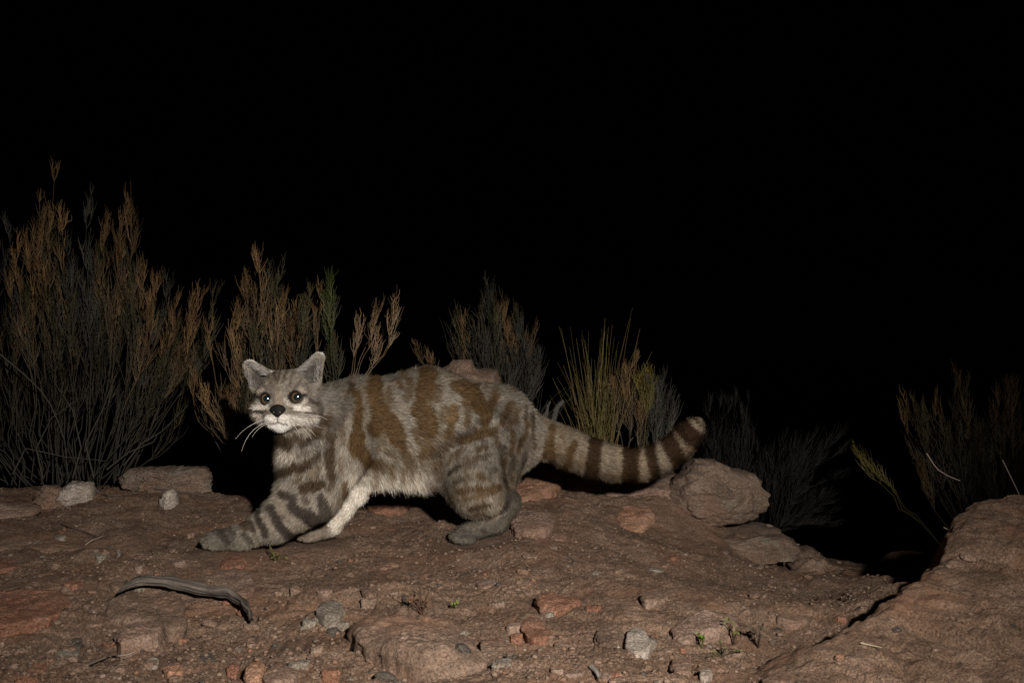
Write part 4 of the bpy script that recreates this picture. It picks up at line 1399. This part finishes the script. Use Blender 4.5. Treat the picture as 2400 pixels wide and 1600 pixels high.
# coat markings, traced from the photograph: x0, y0, x1, y1, radius, colour key, amount
DB, BR, LB = (.044, .027, .014), (.086, .049, .021), (.13, .078, .036)
DK, DG = (.04, .030, .024), (.085, .072, .060)
BODYM = [
    (818, 905, 806, 945, 9, DB, .9), (806, 945, 792, 992, 11, DB, .95), (758, 980, 745, 1004, 12, DB, .8), (776, 990, 776, 1040, 11, DB, .7), (774, 1036, 777, 1104, 13, DB, .9),
    (828, 922, 838, 975, 9, BR, 1), (838, 975, 837, 1014, 9, BR, 1), (838, 1014, 840, 1052, 16, BR, 1), (842, 1052, 862, 1074, 15, BR, .95), (862, 1074, 884, 1084, 12, BR, .8),
    (870, 896, 877, 940, 17, BR, 1), (877, 940, 878, 1000, 17, BR, 1), (895, 958, 908, 985, 12, BR, 1), (908, 985, 926, 1026, 20, BR, 1), (926, 1026, 938, 1050, 10, BR, .8),
    (925, 897, 930, 908, 9, BR, .7), (944, 880, 950, 890, 8, BR, .6), (996, 880, 985, 925, 20, BR, 1), (985, 925, 972, 962, 16, BR, 1), (995, 975, 994, 1002, 21, BR, 1),
    (1072, 905, 1100, 918, 17, BR, .95), (1100, 918, 1118, 948, 19, BR, 1), (1057, 958, 1054, 982, 13, LB, 1), (1049, 998, 1046, 1014, 10, BR, .8), (1093, 975, 1088, 992, 8, BR, .7),
    (1154, 925, 1138, 988, 10, BR, .95), (1147, 1010, 1075, 1026, 12, BR, .9), (1075, 1026, 1010, 1058, 11, DB, .55), (1000, 1042, 985, 1060, 12, BR, .6),
    (1110, 1003, 1060, 1020, 7, DB, .5), (1190, 945, 1178, 992, 8, BR, .8), (1206, 960, 1196, 1003, 7, BR, .6), (1222, 952, 1230, 985, 5, DB, .8), (1230, 985, 1216, 1052, 5, BR, .8), (1241, 968, 1248, 1048, 5, DB, .7),
    (1054, 1104, 1080, 1088, 6, DB, .7), (1125, 1106, 1132, 1112, 9, BR, .7), (1178, 1045, 1181, 1075, 9, DB, .45), (1180, 1075, 1182, 1120, 8, BR, .5), (1070, 1146, 1120, 1138, 7, BR, .7), (1120, 1140, 1168, 1142, 9, BR, .85),
    (1100, 1184, 1142, 1178, 7, DB, .8), (1196, 1160, 1204, 1196, 15, DG, .7), (1176, 1196, 1192, 1172, 6, DK, .7), (1060, 1128, 1088, 1116, 5, DB, .6), (1092, 1160, 1130, 1156, 5, BR, .6), (1108, 1202, 1130, 1200, 5, DB, .6),  # DG and DK entries darken the rear shank and the line beside it
    (1140, 1040, 1120, 1052, 6, BR, .6), (1160, 1000, 1166, 1040, 6, BR, .6), (1204, 1010, 1196, 1060, 6, BR, .7), (1206, 1070, 1200, 1110, 6, DB, .5), (1150, 1120, 1158, 1130, 5, BR, .5), (1080, 1050, 1050, 1078, 6, BR, .5), (1030, 1075, 1016, 1092, 6, BR, .5),
    (770, 930, 800, 950, 22, (.15, .13, .11), .25), (775, 960, 790, 990, 16, (.13, .11, .09), .3), (700, 1045, 760, 1040, 12, (.16, .14, .12), .2),
    (1020, 905, 1014, 940, 8, BR, .5), (1035, 955, 1030, 985, 8, BR, .5), (955, 900, 948, 930, 8, BR, .5), (905, 910, 908, 938, 7, BR, .5), (1128, 960, 1120, 985, 7, BR, .6), (1085, 940, 1090, 960, 9, BR, .6),
    (900, 1050, 915, 1062, 7, BR, .5), (965, 1010, 975, 1035, 8, BR, .5), (950, 1060, 966, 1075, 6, BR, .5), (800, 1000, 812, 1030, 5, BR, .4), (700, 1060, 715, 1056, 5, DB, .4), (690, 1126, 705, 1120, 5, DB, .4), (800, 1070, 806, 1100, 5, BR, .4), (1115, 1073, 1142, 1064, 7, DB, .45), (1090, 1120, 1105, 1112, 5, DB, .3), (1160, 1090, 1150, 1110, 6, DB, .3),
    (934, 1048, 950, 1088, 9, BR, .65), (911, 1085, 911, 1108, 7, LB, .7), (938, 1095, 940, 1115, 6, LB, .5), (872, 1100, 878, 1130, 6, LB, .5), (965, 1085, 958, 1110, 6, BR, .4),
    (640, 1024, 672, 1036, 13, DB, .95), (672, 1030, 700, 1018, 9, DB, .7), (702, 1036, 745, 1012, 8, DB, .8), (735, 1010, 760, 1018, 8, DB, .5),
    (646, 1112, 686, 1090, 10, DB, .95), (686, 1090, 714, 1088, 10, DB, .85), (714, 1086, 744, 1060, 9, DB, .75), (720, 1138, 752, 1130, 13, DB, .95), (664, 1152, 692, 1162, 8, DK, .95),
    (808, 1125, 812, 1158, 7, BR, .8), (784, 1108, 772, 1145, 6, DB, .6),
]
LEGM = [
    (688, 1184, 728, 1208, 10, DK, .95), (728, 1208, 750, 1224, 14, DK, .9), (768, 1170, 770, 1192, 14, DK, .85), (638, 1188, 652, 1212, 7, DK, .95), (652, 1212, 662, 1236, 8, DK, 1), (662, 1236, 684, 1256, 8, DK, .95),
    (608, 1202, 613, 1222, 6, DK, .85), (613, 1222, 627, 1246, 7, DK, .9), (589, 1222, 596, 1240, 5, DB, .7), (575, 1224, 577, 1234, 6, DB, .7), (576, 1250, 592, 1266, 5, DK, .6), (544, 1238, 552, 1246, 5, DK, .6),
    (512, 1240, 538, 1258, 11, DG, .8), (524, 1252, 534, 1268, 7, DK, .5), (664, 1152, 692, 1162, 8, DK, .95), (720, 1138, 752, 1130, 13, DB, .95), (718, 1166, 722, 1172, 6, DB, .4), (784, 1108, 772, 1145, 6, DB, .6),
    (646, 1112, 686, 1090, 10, DB, .95), (686, 1090, 714, 1088, 10, DB, .85), (714, 1086, 744, 1060, 9, DB, .75), (640, 1024, 672, 1036, 13, DB, .95), (774, 1036, 777, 1104, 13, DB, .9), (808, 1125, 812, 1158, 7, BR, .8),
]
HINDM = [(1084, 1244, 1112, 1252, 11, DG, .9), (1135, 1240, 1142, 1244, 5, DK, .7), (1147, 1212, 1166, 1190, 7, DK, .85), (1180, 1205, 1198, 1178, 8, DG, .8), (1166, 1172, 1178, 1160, 6, DB, .5), (1176, 1225, 1150, 1240, 6, DG, .6)]
DT = (.042, .023, .011)
TAILM = [(1268, 1016, 1271, 1064, 7, BR, .85), (1290, 1000, 1284, 1040, 8, BR, .9), (1342, 1040, 1322, 1094, 8, BR, 1), (1284, 1040, 1290, 1072, 7, BR, .8), (1394, 1024, 1378, 1128, 15, DT, 1), (1474, 1036, 1471, 1134, 20, DT, 1), (1517, 1036, 1530, 1122, 12, DT, 1),
         (1549, 1008, 1592, 1098, 17, DT, 1), (1580, 985, 1642, 1050, 18, (.035, .018, .010), 1), (1622, 980, 1642, 1004, 3.5, DB, .8)]
HEADM = [
    # pale areas
    (638, 990, 670, 990, 14, (.74, .69, .63), .95), (655, 1001, 660, 1001, 11, (.76, .71, .65), .95), (630, 979, 676, 979, 8, (.66, .60, .53), .85), (612, 985, 628, 992, 7, (.5, .44, .38), .6), (690, 986, 738, 986, 9, (.55, .49, .43), .7),
    (688, 985, 740, 984, 12, (.60, .53, .46), .85), (690, 954, 718, 958, 7, (.62, .56, .49), .9), (600, 957, 626, 952, 6, (.60, .54, .47), .9), (600, 972, 615, 976, 5, (.45, .38, .33), .7),
    (703, 914, 713, 921, 5, (.40, .32, .25), .5), (608, 920, 616, 914, 5, (.40, .32, .26), .45), (653, 925, 652, 948, 8, (.27, .205, .155), .55), (646, 952, 660, 952, 7, (.22, .165, .125), .6),
    # dark lines
    (712, 925, 722, 937, 4.0, DK, 1), (722, 937, 738, 946, 4.2, DK, .95), (681, 938, 682, 956, 2.6, DK, .85), (635, 938, 633, 950, 2.6, DK, .8), (608, 930, 590, 943, 4, DK, .95),
    (716, 965, 750, 972, 3, DB, .7), (690, 962, 716, 964, 1.6, DB, .3), (592, 962, 616, 967, 3.4, DK, .9), (616, 966, 626, 962, 2, DB, .5), (700, 975, 745, 978, 1.6, DB, .35), (700, 1000, 745, 1006, 6, LB, .5),
    (652, 975, 652, 989, 1.5, DK, 1), (634, 993, 652, 989, 1.6, DK, .9), (652, 989, 672, 993, 1.6, DK, .9), (630, 984, 636, 988, 1, DK, .4),
    (640, 868, 650, 900, 3, DB, .25), (657, 862, 652, 892, 3.5, DB, .5), (672, 866, 667, 890, 3, DB, .35), (642, 868, 645, 892, 3, DB, .35), (670, 868, 662, 898, 3, DB, .22), (686, 874, 676, 904, 3, DB, .2), (628, 878, 638, 906, 3, DB, .2), (704, 890, 690, 912, 2.5, DB, .15), (612, 892, 624, 914, 2.5, DB, .15), (742, 945, 750, 990, 6, DB, .35), (725, 992, 742, 996, 2.5, DB, .5), (590, 965, 598, 990, 5, DB, .35), (740, 930, 752, 960, 5, DG, .4),
    (758, 985, 745, 1004, 12, DB, .8), (735, 1010, 760, 1018, 8, DB, .5), (640, 1026, 690, 1030, 12, DB, .9),
]


def paint(col, X, px, py, marks, soft=4.0, wob=4.0, grow=1.12):
    w1 = vnoise(X * 55, 91) * wob + vnoise(X * 140, 93) * wob * .4
    w2 = vnoise(X * 55, 92) * wob + vnoise(X * 140, 94) * wob * .4
    x = px + w1
    y = py + w2
    for x0, y0, x1, y1, r, c, amt in marks:
        m = (np.abs(x - (x0 + x1) / 2) < abs(x1 - x0) / 2 + r + 12) & (np.abs(y - (y0 + y1) / 2) < abs(y1 - y0) / 2 + r + 12)
        if not m.any():
            continue
        ax, ay = x[m] - x0, y[m] - y0
        bx, by = x1 - x0, y1 - y0
        h = np.clip((ax * bx + ay * by) / max(bx * bx + by * by, 1e-6), 0, 1)
        d = np.hypot(ax - bx * h, ay - by * h)
        sf = min(soft, r * .8 + .4)
        f = smooth(r * grow + sf, r * grow - sf, d) * amt ** .45
        col[m] = col[m] * (1 - f[:, None]) + np.array(c)[None] * f[:, None]
    return col


GREYC = np.array([.222, .189, .150])
PALEC = np.array([.64, .55, .45])
PARTS = sorted(set(p['part'] for p in PR))


def analyse(X):
    """per point: blended hair direction, hair length, nearest part"""
    n = len(X)
    W = np.zeros(n)
    DR = np.zeros((n, 3))
    LN = np.zeros(n)
    best = np.full(n, 9.0)
    part = np.zeros(n, int)
    nose = HL(0, 5.0, -1.8)
    for p in PR:
        d = pd(p, X)
        w = np.exp(-np.clip(d, -.01, 1) / .006)
        if p['part'] in ('head', 'cheek', 'muzzle', 'bridge'):
            dv = nrm(X - nose)
        else:
            dv = np.broadcast_to(p['d'], X.shape)
        W += w
        DR += dv * w[:, None]
        LN += p['hl'] * w
        m = d < best
        best = np.where(m, d, best)
        part[m] = PARTS.index(p['part'])
    return nrm(DR / W[:, None]), LN / W, part


def isin(part, *names):
    return np.isin(part, [PARTS.index(n) for n in names])


def coat(X, N, part):
    px = 1200 + X[:, 0] / X[:, 1] * F_PX
    py = 800 - (X[:, 2] - CAM_Z) / X[:, 1] * F_PX
    n = len(X)
    col = np.tile(GREYC, (n, 1)) * (1 + .10 * fbm(X * 60, 3, 7))[:, None]
    warm = smooth(-.2, .6, vnoise(X * 14, 19))
    col *= 1 + warm[:, None] * np.array([.05, -.01, -.06])
    # flanks and belly are paler
    pale = smooth(1080, 1135, py) * smooth(1050, 1000, px) * smooth(800, 830, px) * isin(part, 'body', 'belly', 'chest', 'shoulder')
    pale = np.maximum(pale, .5 * smooth(1040, 1100, py) * smooth(835, 800, px) * smooth(760, 790, px) * isin(part, 'body', 'belly'))
    pale = np.maximum(pale, np.exp(-((px - 655) ** 2 / 900 + (py - 1062) ** 2 / 700)) * .6)
    pale = np.maximum(pale, smooth(1095, 1125, py) * smooth(1045, 1005, px) * smooth(980, 1010, px) * .9)
    pale = np.maximum(pale, smooth(-.45, -.8, N[:, 2]) * isin(part, 'body', 'belly') * .9 * smooth(1120, 1060, px))
    col = col * (1 - pale[:, None]) + PALEC * (1 + .1 * fbm(X * 50, 2, 9))[:, None] * pale[:, None]
    col *= 1 - .22 * (smooth(960, 880, py) * isin(part, 'body'))[:, None]  # darker back top: shading of grazing light painted into the coat
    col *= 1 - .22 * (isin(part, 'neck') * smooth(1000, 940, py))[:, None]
    # faint brindling between the blotches
    bn = fbm(np.stack([X[:, 0] * 60, X[:, 1] * 20, X[:, 2] * 22], 1), 3, 71)
    bf = smooth(.15, .55, bn) * .5 * isin(part, 'body', 'belly', 'neck', 'chest', 'shoulder', 'thigh', 'shank', 'tail')
    col = col * (1 - bf[:, None]) + np.array(BR) * 1.2 * bf[:, None]
    body = isin(part, 'body', 'belly', 'neck', 'chest', 'shoulder', 'thigh', 'shank')
    leg = isin(part, 'foreleg', 'forepaw')
    hind = isin(part, 'hock', 'hindpaw')
    tail = isin(part, 'tail')
    head = isin(part, 'head', 'cheek', 'muzzle', 'bridge')
    ear = isin(part, 'ear')
    for m, marks, s, w in ((body, BODYM, 3.2, 5.0), (leg, [(m_[0], m_[1], m_[2], m_[3], m_[4] * 1.28, m_[5], m_[6]) for m_ in LEGM], 3.0, 4.0), (hind, HINDM, 3, 3.0), (tail, TAILM + [(1241, 968, 1248, 1048, 5, DB, .7)], 2.6, 3.0)):
        if m.any():
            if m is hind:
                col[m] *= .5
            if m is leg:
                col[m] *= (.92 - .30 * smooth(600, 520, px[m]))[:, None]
            if m is tail:
                col[m] = col[m] * np.array([1.03, .94, .84])
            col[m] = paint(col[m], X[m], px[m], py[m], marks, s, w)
    far = isin(part, 'farfore')
    col[far] = np.array([.62, .54, .45]) * (1 + .15 * fbm(X[far] * 60, 3, 15))[:, None]
    fp = isin(part, 'farpaw')
    col[fp] = np.array([.20, .158, .12]) * (1 + .2 * fbm(X[fp] * 90, 2, 5))[:, None]
    tp = smooth(768, 792, px[fp])[:, None] * .8
    col[fp] = col[fp] * (1 - tp) + np.array([.72, .64, .54]) * tp
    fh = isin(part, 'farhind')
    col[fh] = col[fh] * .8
    if head.any():
        c = col[head] * .80 * (1 + .12 * fbm(X[head] * 150, 2, 77))[:, None]
        q = c.copy()
        c = paint(q, X[head], px[head], py[head], HEADM, 2.4, 1.6, 1.0)
        Xh = X[head]
        loc = np.stack([(Xh - HC) @ HR, (Xh - HC) @ HF, (Xh - HC) @ HU], 1) * 100
        for ex, ef, ez in EYES:
            r = np.hypot((loc[:, 0] - ex) / 1.04, (loc[:, 2] - ez) / 1.02)
            f = smooth(1.06, .92, r) * (loc[:, 1] > 1)
            c = c * (1 - f[:, None]) + np.array([.025, .018, .014]) * f[:, None]
            g = smooth(1.6, 1.35, r) * (1 - f) * smooth(.2, -.4, loc[:, 2] - ez) * (loc[:, 1] > 1) * .5
            c = c * (1 - g[:, None]) + np.array([.58, .51, .43]) * g[:, None]
        c[loc[:, 1] < 0] = c[loc[:, 1] < 0] * .9
        col[head] = c
    if ear.any():
        Xe = X[ear]
        Ne = N[ear]
        loc = np.stack([(Xe - HC) @ HR, (Xe - HC) @ HF, (Xe - HC) @ HU], 1) * 100
        c = np.tile(GREYC * .9, (len(Xe), 1))
        for a, b, ra, rb in EARS:
            a2 = np.array([a[0] * .72 + b[0] * .28, a[2] * .72 + b[2] * .28])
            b2 = np.array([b[0], b[2] - .2])
            v = b2 - a2
            q = loc[:, [0, 2]] - a2
            h = np.clip((q @ v) / (v @ v), 0, 1)
            d = np.linalg.norm(q - h[:, None] * v, axis=1)
            R_ = (ra * (1 - h) + rb * h)
            front = smooth(-.1, .3, Ne @ HF)
            inner = smooth(.82, .35, d / R_) * front * smooth(1.0, .35, h)
            near = (np.sign(loc[:, 0]) == np.sign(a[0]))
            f = inner * near
            c = c * (1 - f[:, None]) + np.array([.075, .064, .054]) * f[:, None]
            rim = smooth(.84, .99, d / R_) * near * (loc[:, 2] > 2.9) * front
            c = c * (1 - .8 * rim[:, None]) + np.array([.66, .61, .56]) * .8 * rim[:, None]
        col[ear] = c
    # hair-tip speckle of an agouti coat
    sp = vnoise(X * 420, 131) * .28 + vnoise(X * 900, 132) * .22
    col = col * (1 + sp)[:, None]
    return np.clip(col, .008, .9)


cat_root = empty('cat', (0.0, 1.6, 0.0))
tag(cat_root, 'grey wild cat with brown blotches and thick ringed tail, stalking left, facing the camera', 'cat')
OFF = np.array(cat_root.location)
_, _, spart = analyse(SV)
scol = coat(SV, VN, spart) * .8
link('body', mesh_np('body', SV - OFF, SQ, None, scol), M['skin'], cat_root)

# fur
A_ = SV[SQ[:, 0]]
B_ = SV[SQ[:, 1]]
C_ = SV[SQ[:, 2]]
D_ = SV[SQ[:, 3]]
fa = np.linalg.norm(np.cross(C_ - A_, D_ - B_), axis=1) / 2
fc = (A_ + B_ + C_ + D_) / 4
fn = nrm(np.cross(C_ - A_, D_ - B_))
_, fl_, fpart = analyse(fc)
view = nrm(np.array([0, 0, CAM_Z]) - fc)
facing = (fn * view).sum(1)
w = fa * np.where(facing > -.25, 1.0, .25) / np.maximum(fl_, .0035) ** .75
NH = 330000
pick = RNG.choice(len(SQ), NH, p=w / w.sum())
u, v = RNG.random((NH, 1)), RNG.random((NH, 1))
HX = (A_[pick] * (1 - u) + B_[pick] * u) * (1 - v) + (D_[pick] * (1 - u) + C_[pick] * u) * v
HN = nrm(VN[SQ[pick, 0]] * (1 - u) * (1 - v) + VN[SQ[pick, 1]] * u * (1 - v) + VN[SQ[pick, 2]] * u * v + VN[SQ[pick, 3]] * (1 - u) * v)
hd, hlen, hpart = analyse(HX)
# keep hair out of the eyes and nose
loc = np.stack([(HX - HC) @ HR, (HX - HC) @ HF, (HX - HC) @ HU], 1) * 100
ok = np.ones(NH, bool)
for ex, ef, ez in EYES:
    ok &= ~((np.hypot((loc[:, 0] - ex) / 1.0, (loc[:, 2] - ez) / .95) < .93) & (loc[:, 1] > 1))
ok &= ~((np.hypot(loc[:, 0] / 1.0, (loc[:, 2] + 1.75) / .8) < 1.1) & (loc[:, 1] > 4))
HX, HN, hd, hlen, hpart, loc = HX[ok], HN[ok], hd[ok], hlen[ok], hpart[ok], loc[ok]
hpx = 1200 + HX[:, 0] / HX[:, 1] * F_PX
hpy = 800 - (HX[:, 2] - CAM_Z) / HX[:, 1] * F_PX
under = smooth(-.1, -.8, HN[:, 2]) * isin(hpart, 'body', 'belly') * smooth(800, 850, hpx) * smooth(1120, 1060, hpx)
trunk = isin(hpart, 'body', 'belly')
low_ = smooth(1040, 1120, hpy) * trunk * smooth(1150, 1080, hpx)
hlen = hlen * (1 + .5 * np.maximum(under, low_ * .7))
hd = nrm(hd + np.array([0, 0, -1]) * (trunk * .35 + low_ * .8 + under * .5)[:, None] + np.array([0, 0, -.5]) * isin(hpart, 'chest')[:, None])
# short tail hair droops less, underside a little
tang = nrm(hd - (hd * HN).sum(1)[:, None] * HN * .98)
clump = np.stack([vnoise(HX * 75, 60 + k) + .6 * vnoise(HX * 190, 65 + k) for k in range(3)], 1) * .24
lift = np.where(isin(hpart, 'tail'), .42, np.where(isin(hpart, 'head', 'muzzle', 'bridge', 'ear', 'forepaw', 'hindpaw', 'farpaw'), .30, .33))
rnd = RNG.normal(size=HX.shape) * .26
dir0 = nrm(tang + HN * lift[:, None] * 1.3 + rnd + clump)
dir1 = nrm(tang + HN * lift[:, None] * .35 + rnd * 1.1 + clump * 1.4 + np.array([0, 0, -.12]))
L = hlen * RNG.uniform(.65, 1.25, len(HX))
p0 = HX - HN * .0006
p1 = p0 + dir0 * (L * .5)[:, None]
p2 = p1 + dir1 * (L * .55)[:, None]
fine_ = isin(hpart, 'head', 'muzzle', 'bridge', 'ear', 'cheek')
wid = np.where(fine_, .00017, .00026)[:, None] * RNG.uniform(.7, 1.4, (len(HX), 1))
sd = nrm(np.cross(dir0, HN))
Vh = np.stack([p0 - sd * wid, p0 + sd * wid, p1 + sd * wid * .8, p1 - sd * wid * .8, p2], 1).reshape(-1, 3)
k5 = np.arange(len(HX)) * 5
Qh = np.stack([k5, k5 + 1, k5 + 2, k5 + 3], 1)
Th = np.stack([k5 + 3, k5 + 2, k5 + 4], 1)
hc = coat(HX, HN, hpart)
rv = RNG.random((len(HX), 1))
hc = hc * (.48 + 1.05 * rv)
darkhair = (RNG.random(len(HX)) < .10) & isin(hpart, 'body', 'neck', 'thigh', 'head', 'tail', 'chest')
hc[darkhair] *= .35
palehair = (RNG.random(len(HX)) < .07) & trunk
hc[palehair] = hc[palehair] * 1.25 + PALEC * .08
mul = np.array([.72, .72, 1.0, 1.0, 1.12])
hcv = (hc[:, None] * mul[None, :, None]).reshape(-1, 3)
fo = link('fur', mesh_np('fur', Vh - OFF, Qh, Th, np.clip(hcv, .005, .9)), M['fur'], cat_root)
fo['kind'] = 'stuff'

# long pale hairs inside the ears
eh = Tubes()
for a, b, ra, rb in EARS:
    s = 1 if a[0] > 0 else -1
    N_ = 420
    t_ = RNG.uniform(0, .85, N_)
    side = RNG.choice([-1, 1], N_, p=[.72, .28]) * s
    ax_ = np.array(b) - np.array(a)
    perp = np.array([ax_[2], 0, -ax_[0]]) / np.hypot(ax_[0], ax_[2])
    base = np.array(a)[None] + ax_[None] * t_[:, None] + perp[None] * (side * (ra * (1 - t_) + rb * t_) * RNG.uniform(.55, .85, N_))[:, None]
    base[:, 1] = .55 + RNG.uniform(-.1, .2, N_)
    L_ = RNG.uniform(.6, 1.3, N_)
    e = base - perp[None] * (side * L_ * .62)[:, None] + np.array([0, .25, 0]) + (ax_ / np.linalg.norm(ax_))[None] * (L_ * .7)[:, None] + RNG.normal(size=(N_, 3)) * .12
    m_ = (base + e) / 2 + np.array([0, .22, 0])
    t3 = np.linspace(0, 1, 4)[None, :, None]
    pts_ = (1 - t3) ** 2 * base[:, None] + 2 * t3 * (1 - t3) * m_[:, None] + t3 ** 2 * e[:, None]
    Wp = HC + (pts_[..., 0:1] * HR + pts_[..., 1:2] * HF + pts_[..., 2:3] * HU) * .01
    eh.add(Wp, np.array([.0002, .0002, .00016, .00008])[None], (np.array([.42, .38, .35])[None] * RNG.uniform(.3, 1.2, (N_, 1)))[:, None, :])
eo = eh.build('ear_hair', M['fur'], cat_root)
eo['kind'] = 'stuff'

# eyes
gaze = nrm(np.array([0.02, 0, CAM_Z + .02]) - HL(0, 3, 0))
nu, nv = 64, 48
for ex, ef, ez in EYES:
    R_e = .0108
    c = HL(ex, ef, ez)
    gz_ = nrm(gaze + HF * .35)
    a1 = nrm(np.cross(gz_, np.array([0, 0, 1.0])))
    a2 = np.cross(a1, gz_)
    ph = np.linspace(0, math.pi, nv)
    tt_ = np.arange(nu) / nu * 2 * math.pi
    rr_ = np.where(ph < .62, 1 + .06 * (1 - (ph / .62) ** 2), 1.0)
    Vv = (gz_[None, None] * (np.cos(ph) * rr_)[:, None, None] + (a1[None, None] * np.cos(tt_)[None, :, None] + a2[None, None] * np.sin(tt_)[None, :, None]) * np.sin(ph)[:, None, None]) * R_e
    colv = np.zeros((nv, nu, 3))
    pup = np.array([.006, .014, .017])  # near-black pupil with a blue-green reflection put into its colour
    iris = np.array([.20, .115, .05])
    iris2 = np.array([.09, .05, .028])
    for i_, f_ in enumerate(ph):
        colv[i_] = pup if f_ < .56 else (iris if f_ < .72 else (iris2 if f_ < .86 else np.array([.02, .014, .012])))
    colv = colv * (1 + .25 * np.sin(tt_ * 17)[None, :, None] * (ph > .55)[:, None, None])
    ii = np.arange(nu * nv).reshape(nv, nu)
    jj = np.roll(ii, -1, 1)
    qq = np.stack([ii[:-1], ii[1:], jj[1:], jj[:-1]], -1).reshape(-1, 4)
    link('eye', mesh_np('eye', Vv.reshape(-1, 3), qq[:, ::-1], None, colv.reshape(-1, 3)), M['eye'], cat_root, loc=tuple(c - OFF))

# nose: a rounded black triangle with two nostril dents
ph = np.linspace(0, math.pi, 28)
tt_ = np.arange(40) / 40 * 2 * math.pi
X_ = np.sin(ph)[:, None] * np.cos(tt_)[None]
Z_ = np.sin(ph)[:, None] * np.sin(tt_)[None]
Y_ = np.cos(ph)[:, None] * np.ones_like(tt_)[None]
wx_ = 1.22 * (.62 + .38 * smooth(-.9, .5, Z_))
dent = np.exp(-((np.abs(X_) - .45) ** 2 + (Z_ + .15) ** 2) / .03) * .22
NXp = np.stack([X_ * wx_, Y_ * (.62 - dent), Z_ * 1.0 - .12 * np.abs(X_) * (Z_ > 0)], -1).reshape(-1, 3)
nc = HL(0, 5.12, -1.75)
NVp = (NXp[:, :1] * HR + NXp[:, 1:2] * HF + NXp[:, 2:3] * HU) * .01
ii = np.arange(28 * 40).reshape(28, 40)
jj = np.roll(ii, -1, 1)
qq = np.stack([ii[:-1], ii[1:], jj[1:], jj[:-1]], -1).reshape(-1, 4)
link('nose', mesh_np('nose', NVp, qq, None, np.tile([.009, .007, .007], (len(NVp), 1))), M['nose'], cat_root, loc=tuple(nc - OFF))

# whiskers
for pts_, yy in (
        ([(628, 982), (600, 988), (574, 999), (552, 1028)], (1.415, 1.42, 1.42, 1.42)), ([(628, 987), (596, 1000), (577, 1018), (566, 1058)], (1.415, 1.41, 1.40, 1.40)), ([(630, 990), (610, 999), (599, 1009), (591, 1024)], (1.415, 1.41, 1.41, 1.41)),
        ([(626, 978), (606, 986), (596, 990), (584, 1000)], (1.415, 1.42, 1.43, 1.43)),
        ([(678, 982), (700, 990), (716, 1004), (730, 1028)], (1.405, 1.39, 1.38, 1.38)), ([(680, 979), (708, 988), (725, 1003), (740, 1022)], (1.405, 1.39, 1.38, 1.38)), ([(682, 974), (712, 966), (744, 969), (767, 983)], (1.405, 1.385, 1.38, 1.38)),
        ([(682, 978), (712, 986), (738, 996), (756, 1003)], (1.405, 1.39, 1.385, 1.38)), ([(680, 985), (692, 998), (700, 1012), (704, 1028)], (1.405, 1.40, 1.39, 1.39))):
    pp = np.array([P(x, y, Y) for (x, y), Y in zip(pts_, yy)])
    t_ = np.linspace(0, 1, 14)[:, None]
    path = (1 - t_) ** 3 * pp[0] + 3 * (1 - t_) ** 2 * t_ * pp[1] + 3 * (1 - t_) * t_ ** 2 * pp[2] + t_ ** 3 * pp[3]
    tb = Tubes()
    tb.add(path, np.linspace(.00024, .00010, 14), np.tile(np.array([.75, .7, .62]), (14, 1)), 5)
    tb.build('whisker', M['whisker'], cat_root)
